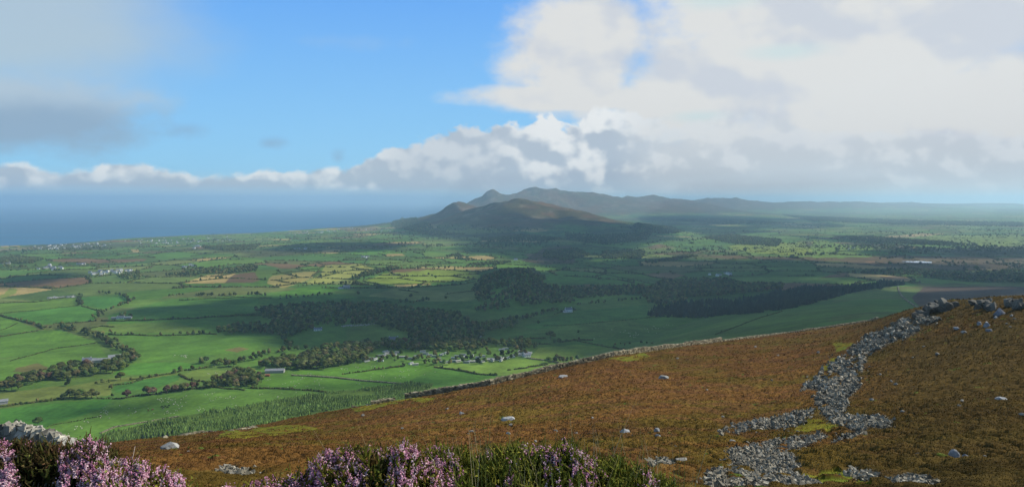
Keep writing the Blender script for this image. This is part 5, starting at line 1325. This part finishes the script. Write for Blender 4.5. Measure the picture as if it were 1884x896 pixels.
def heather_colour(X, Y, px, py, idn):
    n = X.shape
    a = fbm(X / 14, Y / 14, 151, 4); b = fbm(X / 3.5, Y / 3.5, 157, 3); c = fbm(X / 55, Y / 55, 163, 3)
    brown, olive, plum, straw = np.array((.112, .056, .015)), np.array((.090, .058, .012)), np.array((.100, .045, .019)), np.array((.140, .080, .022))
    w1 = sstep(.44, .60, a)[..., None]; w2 = sstep(.46, .64, b)[..., None] * .6
    cl = brown * (1 - w1) + olive * w1; cl = cl * (1 - w2) + plum * w2
    cl = np.where((idn > .88)[..., None], straw * .6 + cl * .4, cl)
    cl = np.where((idn < .16)[..., None], cl * .55, cl)
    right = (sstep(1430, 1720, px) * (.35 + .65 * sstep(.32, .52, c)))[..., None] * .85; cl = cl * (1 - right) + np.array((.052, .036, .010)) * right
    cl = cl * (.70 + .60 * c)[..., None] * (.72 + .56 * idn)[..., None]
    gr = (fbm(X / 1.3, Y / 1.3, 171, 2) > .86)[..., None]; cl = np.where(gr, np.array((.075, .10, .018)), cl)
    jx = (fbm(px / 30, py / 14, 15, 2) - .5) * 26
    moss = in_any(px + jx, py + jx * .35, MOSS)
    gap = moss & (fbm(X / 1.4, Y / 1.4, 175, 3) > .60)
    mc = np.array((.160, .140, .016)) * (1 - sstep(.4, .65, b))[..., None] + np.array((.110, .125, .016)) * sstep(.4, .65, b)[..., None]
    cl = np.where((moss & ~gap)[..., None], mc, cl)
    return cl, moss & ~gap

def build_heather():
    # one springy cover of cushions over the slope, finest where it is nearest
    pxs = np.arange(-170, 2060, 2.1); Ys = np.exp(np.linspace(math.log(3.0), math.log(345), 1080))
    cp, cy_ = np.arange(-200, 2120, 7.0), np.exp(np.linspace(math.log(2.9), math.log(352), 400))
    CP, CY = np.meshgrid(cp, cy_); CZ = moor_z(CP, CY)
    fx = (pxs - cp[0]) / 7.0; ix = np.clip(fx.astype(int), 0, len(cp) - 2); fx = fx - ix
    fy = (np.log(Ys) - math.log(2.9)) / ((math.log(352) - math.log(2.9)) / 399); iy = np.clip(fy.astype(int), 0, 398); fy = fy - iy
    A, B = CZ[iy][:, ix] * (1 - fx) + CZ[iy][:, ix + 1] * fx, CZ[iy + 1][:, ix] * (1 - fx) + CZ[iy + 1][:, ix + 1] * fx
    Z = A * (1 - fy[:, None]) + B * fy[:, None]
    Yg, Pg = np.meshgrid(Ys, pxs, indexing='ij'); X = (Pg - CX) / F * Yg; Y = Yg
    X = X + rng.uniform(-.3, .3, X.shape) * 2.1 / F * Y
    py = HY + (H - Z) / Y * F
    d1, id1 = worley(X + (fbm(X, Y, 3, 2) - .5) * .5, Y + (fbm(X, Y, 4, 2) - .5) * .5, .85, 181); d2, id2 = worley(X, Y, .36, 191); d3, _ = worley(X, Y, 2.6, 197)
    near = sstep(90, 30, Y)
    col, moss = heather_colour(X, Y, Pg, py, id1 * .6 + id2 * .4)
    big = worley(X + (fbm(X / 2, Y / 2, 6, 2) - .5) * 1.2, Y + (fbm(X / 2, Y / 2, 8, 2) - .5) * 1.2, 1.5, 211)[0]
    hgt = d1 * .20 + d2 * .08 * (.5 + near) + d3 * .11 + big * (.25 + .14 * near) + (fbm(X / 8, Y / 8, 199, 3) - .5) * .22 + rng.normal(size=X.shape) * np.clip(Y * .0003, .001, .03)
    hgt = hgt - hgt.mean() + .06
    hgt = np.where(moss, hgt * .35, hgt)
    stone = in_any(Pg + (fbm(X / 1.2, Y / 1.2, 203, 2) - .5) * 12, py + (fbm(X / 1.2, Y / 1.2, 205, 2) - .5) * 4, SCREE) & scree_gap(Pg, py)
    soft = stone.astype(float)
    for _ in range(3):
        soft = (soft + np.roll(soft, 2, 0) + np.roll(soft, -2, 0) + np.roll(soft, 2, 1) + np.roll(soft, -2, 1)) / 5
    hgt = hgt * (1 - soft) - .10 * soft
    Z = Z + hgt * np.clip(Y / 30, .48, 1) * np.clip((352 - Y) / 20, 0, 1)
    col = col * (1 - soft[..., None]) + np.array((.10, .09, .07)) * soft[..., None]
    col = col * rng.uniform(.78, 1.22, X.shape)[..., None]
    Ye = _edge(Pg)[1]; keep = (Y < Ye * 1.03)
    nr, nc = X.shape; i = np.arange(nr - 1)[:, None] * nc + np.arange(nc - 1)[None]
    ok = keep[:-1, :-1] & keep[1:, 1:]
    quads = np.stack([i, i + 1, i + nc + 1, i + nc], -1)[ok]
    V = np.stack([X, Y, Z], -1).reshape(-1, 3)
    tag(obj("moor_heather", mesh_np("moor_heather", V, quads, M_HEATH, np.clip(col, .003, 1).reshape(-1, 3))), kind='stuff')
    # wiry sprigs standing up out of the cushions
    k = np.nonzero((keep & ~stone & (hgt > np.percentile(hgt, 45))).ravel())[0]; k = rng.choice(k, 330000); m = len(k)
    p = V[k]; Yk = p[:, 1]; w = np.maximum(Yk * .0008, .007) * rng.uniform(.6, 1.4, m); h = np.maximum(Yk * .0009, .022) * rng.uniform(.6, 1.5, m)
    R_ = rot_z(rng.uniform(0, 6.28, m)); tri = np.array([(-1, 0, 0), (1, 0, 0), (0, 0, 0)])
    T = np.einsum('nij,vj->nvi', R_, tri) * w[:, None, None] + p[:, None]
    T[:, :, 2] -= h[:, None] * .25; T[:, 2, 2] += h * 1.2; T[:, 2, :2] += rng.normal(size=(m, 2)) * .45 * h[:, None]
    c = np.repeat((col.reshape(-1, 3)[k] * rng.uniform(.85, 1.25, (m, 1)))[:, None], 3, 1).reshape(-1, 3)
    tag(obj("heather_sprigs", mesh_np("heather_sprigs", T.reshape(-1, 3), np.arange(m * 3).reshape(-1, 3), M_HEATH, np.clip(c, .003, 1))), kind='stuff')
build_heather()

# ------------------------------------------------------------------ bushes and grass at the viewer's feet
M_FLOWER = mat_vcol("heather_flowers", .8, spec=.1, trans=.25)
M_SHOOT = mat_vcol("heather_shoots", .85, spec=.1, trans=.15)
M_STEM = mat_vcol("heather_stems", .9, spec=.1)
M_BLADE = mat_vcol("grass_blades", .7, spec=.2, trans=.3)
OCT = (np.array([(1, 0, 0), (-1, 0, 0), (0, 1, 0), (0, -1, 0), (0, 0, 1), (0, 0, -1.0)]), np.array([(0, 2, 4), (2, 1, 4), (1, 3, 4), (3, 0, 4), (2, 0, 5), (1, 2, 5), (3, 1, 5), (0, 3, 5)]))
def tubes(paths, radii, k=5):
    """paths (n,s,3), radii (n,s) -> verts, quads"""
    n, s, _ = paths.shape
    a = np.linspace(0, 2 * np.pi, k, endpoint=False); ring = np.stack([np.cos(a), np.sin(a), 0 * a], -1)
    V = paths[:, :, None, :] + ring[None, None] * radii[:, :, None, None]
    idx = (np.arange(n)[:, None, None] * s + np.arange(s - 1)[None, :, None]) * k + np.arange(k)[None, None]
    nxt = (np.arange(n)[:, None, None] * s + np.arange(s - 1)[None, :, None]) * k + (np.arange(k)[None, None] + 1) % k
    Q = np.stack([idx, nxt, nxt + k, idx + k], -1).reshape(-1, 4)
    return V.reshape(-1, 3), Q
def ribbons(base, tip, sag, w, seg=5):
    n = len(base); t = np.linspace(0, 1, seg)[None, :, None]
    c = base[:, None] * (1 - t) + tip[:, None] * t; c[:, :, 2] += (np.sin(t[..., 0] * np.pi * .5) * (1 - t[..., 0] * .55)) * sag[:, None]
    d = tip - base; sd_ = np.stack([-d[:, 1], d[:, 0], 0 * d[:, 0]], -1) + rng.normal(size=(n, 3)) * .01; sd_ /= np.linalg.norm(sd_, axis=1)[:, None] + 1e-9
    ww = w[:, None, None] * (1 - t ** 1.5 * .92)
    V = np.stack([c - sd_[:, None] * ww, c + sd_[:, None] * ww], 2).reshape(-1, 3)
    i = (np.arange(n)[:, None] * seg + np.arange(seg - 1)[None]) * 2
    return V, np.stack([i, i + 1, i + 3, i + 2], -1).reshape(-1, 4)

def heather_bush(label, prof, Yc, ry, nshoot, nflower, pinkfn, shoot_tints, nstem=60, stem_tint=(.20, .15, .11), deep=1.0, bare=0.0):
    """a mound whose crest follows prof (photo px, py) at distance Yc, clothed in shoots and flower spikes"""
    pr = np.array(prof, float); pr[:, 1] += 17; x0, x1 = pr[0, 0], pr[-1, 0]
    xm = (x0 + x1) / 2
    zg = float(moor_z(np.array([xm]), np.array([Yc]))[0]); root = empty("heather_bush", ((xm - CX) / F * Yc, Yc, zg)); tag(root, label, "bush", None)
    org = np.array(root.location)
    def surf(n, power=.55, lift=0.0):
        u = rng.uniform(x0, x1, n); t = rng.uniform(-1, 1, n)
        top = np.interp(u, pr[:, 0], pr[:, 1]) + (fbm(u / 9, t * 4, 3, 3) - .5) * 14
        Yq = Yc + t * ry; X = (u - CX) / F * Yq + (fbm(u / 11, t * 3, 5, 2) - .5) * .06
        ztop = H - (top - HY) / F * Yq
        zgq = moor_z(u, Yq) - .05
        prf = np.clip(1 - np.abs(t) ** 2.2, 0, 1) ** power
        z = zgq + np.maximum(ztop - zgq, .05) * prf * (1 + lift)
        z += (fbm(X * 14, Yq * 14, 9, 3) - .5) * .10
        nrm = np.stack([rng.normal(size=n) * .45, t * .9 - .1 + rng.normal(size=n) * .35, np.full(n, 1.0)], -1); nrm /= np.linalg.norm(nrm, axis=1)[:, None]
        return np.stack([X, Yq, z], -1), nrm, u, t, prf
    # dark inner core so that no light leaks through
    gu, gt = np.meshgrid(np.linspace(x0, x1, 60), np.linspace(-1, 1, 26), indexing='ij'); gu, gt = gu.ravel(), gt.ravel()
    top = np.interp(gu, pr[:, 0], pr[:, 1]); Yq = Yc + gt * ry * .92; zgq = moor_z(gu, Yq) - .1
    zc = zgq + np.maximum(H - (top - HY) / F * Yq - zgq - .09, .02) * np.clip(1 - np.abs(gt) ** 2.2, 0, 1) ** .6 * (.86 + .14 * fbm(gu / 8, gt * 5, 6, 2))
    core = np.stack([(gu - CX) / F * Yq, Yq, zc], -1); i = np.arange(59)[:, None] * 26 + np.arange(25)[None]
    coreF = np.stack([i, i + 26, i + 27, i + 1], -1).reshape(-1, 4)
    # green and brown shoots
    P, N, u, t, prf = surf(nshoot)
    if bare:
        k_ = ~((t < -.25) & (prf < .9) & (rng.uniform(size=nshoot) < bare)); P, N, u, t, prf = P[k_], N[k_], u[k_], t[k_], prf[k_]; nshoot = len(P)
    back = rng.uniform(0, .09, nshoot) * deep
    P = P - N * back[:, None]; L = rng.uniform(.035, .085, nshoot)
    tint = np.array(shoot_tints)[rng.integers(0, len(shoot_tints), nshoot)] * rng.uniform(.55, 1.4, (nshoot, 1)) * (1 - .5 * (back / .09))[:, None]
    sV, sF = [], []
    k = 3; pts = np.stack([P, P + N * (L * .5)[:, None] + rng.normal(size=P.shape) * .006, P + N * L[:, None] + rng.normal(size=P.shape) * .012], 1)
    V1, Q1 = tubes(pts, np.stack([np.full(nshoot, .0030), np.full(nshoot, .0046), np.full(nshoot, .0008)], 1) * rng.uniform(.7, 1.3, (nshoot, 1)), 4)
    C1 = np.repeat(tint, 12, 0)
    # tiny leaves set along the shoots
    m = nshoot * 3; r = np.repeat(np.arange(nshoot), 3); f = rng.uniform(.2, 1, m)
    lp = P[r] + N[r] * (L[r] * f)[:, None]; tri = (np.array([[-.5, 0, 0], [.5, 0, 0], [0, 1.6, .3]]), np.array([[0, 1, 2]]))
    V2, F2, C2 = stamp(tri, lp, rng.uniform(.006, .012, m), rand_rot(m), 0, tint[r] * rng.uniform(.8, 1.5, (m, 1)))
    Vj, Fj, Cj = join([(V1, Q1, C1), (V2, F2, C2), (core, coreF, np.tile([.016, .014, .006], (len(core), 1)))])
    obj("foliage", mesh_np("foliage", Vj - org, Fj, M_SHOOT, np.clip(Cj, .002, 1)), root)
    # flower spikes: small bells stacked up a sprig
    P, N, u, t, prf = surf(nflower * 4, .55, .0); keep = rng.uniform(size=len(P)) < pinkfn(u, t, prf); P, N = P[keep][:nflower], N[keep][:nflower]; n = len(P)
    N = N + [0, 0, .35]; N /= np.linalg.norm(N, axis=1)[:, None]
    L = rng.uniform(.026, .052, n); per = 10; r = np.repeat(np.arange(n), per); f = np.tile(np.linspace(0, 1, per), n) + rng.uniform(-.05, .05, n * per)
    wid = (1 - f * .55) * .0086
    bp = P[r] + N[r] * (L[r] * f)[:, None] + rng.normal(size=(n * per, 3)) * wid[:, None] * .6
    pink = np.array([(.74, .38, .48), (.66, .30, .42), (.84, .52, .58), (.58, .25, .37), (.88, .64, .66)])
    cl = (pink[rng.integers(0, 5, n)] * rng.uniform(.7, 1.15, (n, 1)))[r] * rng.uniform(.88, 1.1, (n * per, 1)); cl[rng.uniform(size=len(cl)) > .93] = (.20, .13, .07)
    V3, F3, C3 = stamp(OCT, bp, wid[:, None] * np.stack([np.full(n * per, .75), np.full(n * per, .75), rng.uniform(.8, 1.3, n * per)], -1) * rng.uniform(.7, 1.15, (n * per, 1)), rand_rot(n * per), .1, cl)
    obj("flowers", mesh_np("flowers", V3 - org, F3, M_FLOWER, C3), root)
    # woody stems from the root crown
    u = rng.uniform(x0, x1, nstem); t = rng.uniform(-.98, .1, nstem); Yb = Yc + t * ry * .5; zb = moor_z(u, Yb)
    b = np.stack([(u - CX) / F * Yb, Yb, zb], -1); ztop = H - (np.interp(u, pr[:, 0], pr[:, 1]) + 10 - HY) / F * Yc
    e = b + np.stack([rng.normal(size=nstem) * .16 + .06, t * ry * .50 - .03, np.maximum(ztop - zb, .1) * rng.uniform(.75, 1.0, nstem) * np.clip(1 - np.abs(t) ** 2.2, .15, 1) ** .55], -1)
    s = np.linspace(0, 1, 8)[None, :, None]; path = b[:, None] * (1 - s) + e[:, None] * s
    bow = np.stack([0 * t, -np.abs(t) * ry * .35 - .03, 0 * t], -1)[:, None] * np.sin(s * np.pi)
    path = path + bow + np.cumsum(rng.normal(size=(nstem, 8, 3)) * .010, 1)
    rad = rng.uniform(.0035, .0085, (nstem, 1)) * np.linspace(1.0, .35, 8)[None]
    V4, Q4 = tubes(path, rad, 5)
    obj("stems", mesh_np("stems", V4 - org, Q4, M_STEM, np.repeat(np.array(stem_tint) * rng.uniform(.5, 1.3, (nstem, 1)), 40, 0)), root)

GREENS = [(.150, .155, .018), (.105, .120, .016), (.200, .180, .026), (.150, .095, .026), (.100, .080, .020)]
BROWNS = [(.085, .060, .020), (.060, .062, .014), (.110, .060, .028), (.050, .040, .014), (.080, .085, .018)]
hp = lambda u, t, sd_: fbm(u / 26, t * 2.2 + 4, sd_, 3)
heather_bush("tall brown stemmed heather bush with pink flowers on its crest at the left edge", [(-70, 815), (0, 818), (60, 815), (100, 818), (135, 813), (160, 808), (178, 810), (200, 818), (214, 830), (226, 852)], 3.3, .55, 9000, 1900,
             lambda u, t, p: sstep(.50, .62, hp(u, t, 3)) * sstep(.62, .85, p) + sstep(135, 160, u) * sstep(205, 185, u) * sstep(.40, .52, hp(u, t, 5)) * .9, BROWNS, 240, (.42, .33, .25), 1.0, .72)
heather_bush("low heather bush thick with pink flowers right of the tall brown bush", [(168, 880), (195, 858), (225, 850), (260, 860), (295, 870), (320, 884), (345, 900), (400, 906), (440, 905)], 2.9, .5, 4200, 3000,
             lambda u, t, p: sstep(.26, .48, hp(u, t, 7)) * .95, GREENS[1:4], 30)
heather_bush("rounded heather bush full of pink flowers at bottom centre left", [(440, 902), (480, 890), (505, 880), (545, 876), (568, 864), (582, 848), (605, 832), (640, 824), (660, 828), (700, 828), (725, 824), (742, 814), (762, 822), (775, 838), (800, 850), (830, 872)], 3.2, .55, 9500, 4300,
             lambda u, t, p: sstep(.26, .50, hp(u, t, 11)) * .95, GREENS, 40)
heather_bush("wide green heather bush with few flowers under long grass at bottom centre", [(752, 850), (775, 828), (795, 822), (830, 824), (870, 834), (920, 828), (960, 826), (1000, 830), (1045, 820), (1080, 832), (1110, 842), (1150, 856), (1190, 870), (1235, 892)], 3.35, .6, 15000, 1300,
             lambda u, t, p: sstep(.52, .66, hp(u, t, 13)) * .8 + sstep(1030, 1045, u) * sstep(1110, 1090, u) * sstep(.5, .9, p) * .5 + sstep(785, 795, u) * sstep(838, 825, u) * sstep(.6, .9, p) * .5, GREENS[:3] + GREENS[:2], 30)

def tuft(label, px, Y, r, h, n, straw=.25):
    g = np.array([(px - CX) / F * Y, Y, float(moor_z(np.array([px]), np.array([Y]))[0])])
    a = rng.uniform(0, 6.28, n); rr = np.sqrt(rng.uniform(0, 1, n)) * r
    b = np.stack([rr * np.cos(a), rr * np.sin(a) * .6, 0 * a - .03], -1); hh = h * rng.uniform(.6, 1.05, n)
    n_ = n; lean = rng.normal(size=(n, 2)) * .30 * h; tip = b + np.stack([lean[:, 0], lean[:, 1], hh], -1)
    V, Q = ribbons(b, tip, hh * rng.uniform(.02, .25, n), rng.uniform(.0016, .0034, n), 6)
    cl = np.array([(.15, .19, .045), (.20, .23, .06), (.11, .15, .03)])[rng.integers(0, 3, n)]; cl[rng.uniform(size=n) < straw] = (.40, .34, .18)
    o = obj("grass_tuft", mesh_np("grass_tuft", V, Q, M_BLADE, np.repeat(cl * rng.uniform(.7, 1.2, (n, 1)), 12, 0)), None, g); tag(o, label, "grass tuft")
tuft("sparse grass blades over the left end of the wide green bush", 845, 3.0, .20, .80, 60, .3)
tuft("thick clump of long green grass in the middle of the wide green bush", 905, 3.0, .26, .86, 220, .25)
tuft("tall grass with straw stalks right of the bush's middle", 1000, 3.0, .28, .82, 170, .3)
tuft("tall green grass stalks beside the pink tip of the wide bush", 1045, 2.95, .18, .86, 80, .2)
tuft("loose straw and green grass at the right end of the wide green bush", 1130, 3.0, .28, .76, 170, .45)
tuft("pale arching grass beside the square mossy slab", 1215, 3.3, .20, .78, 130, .6)
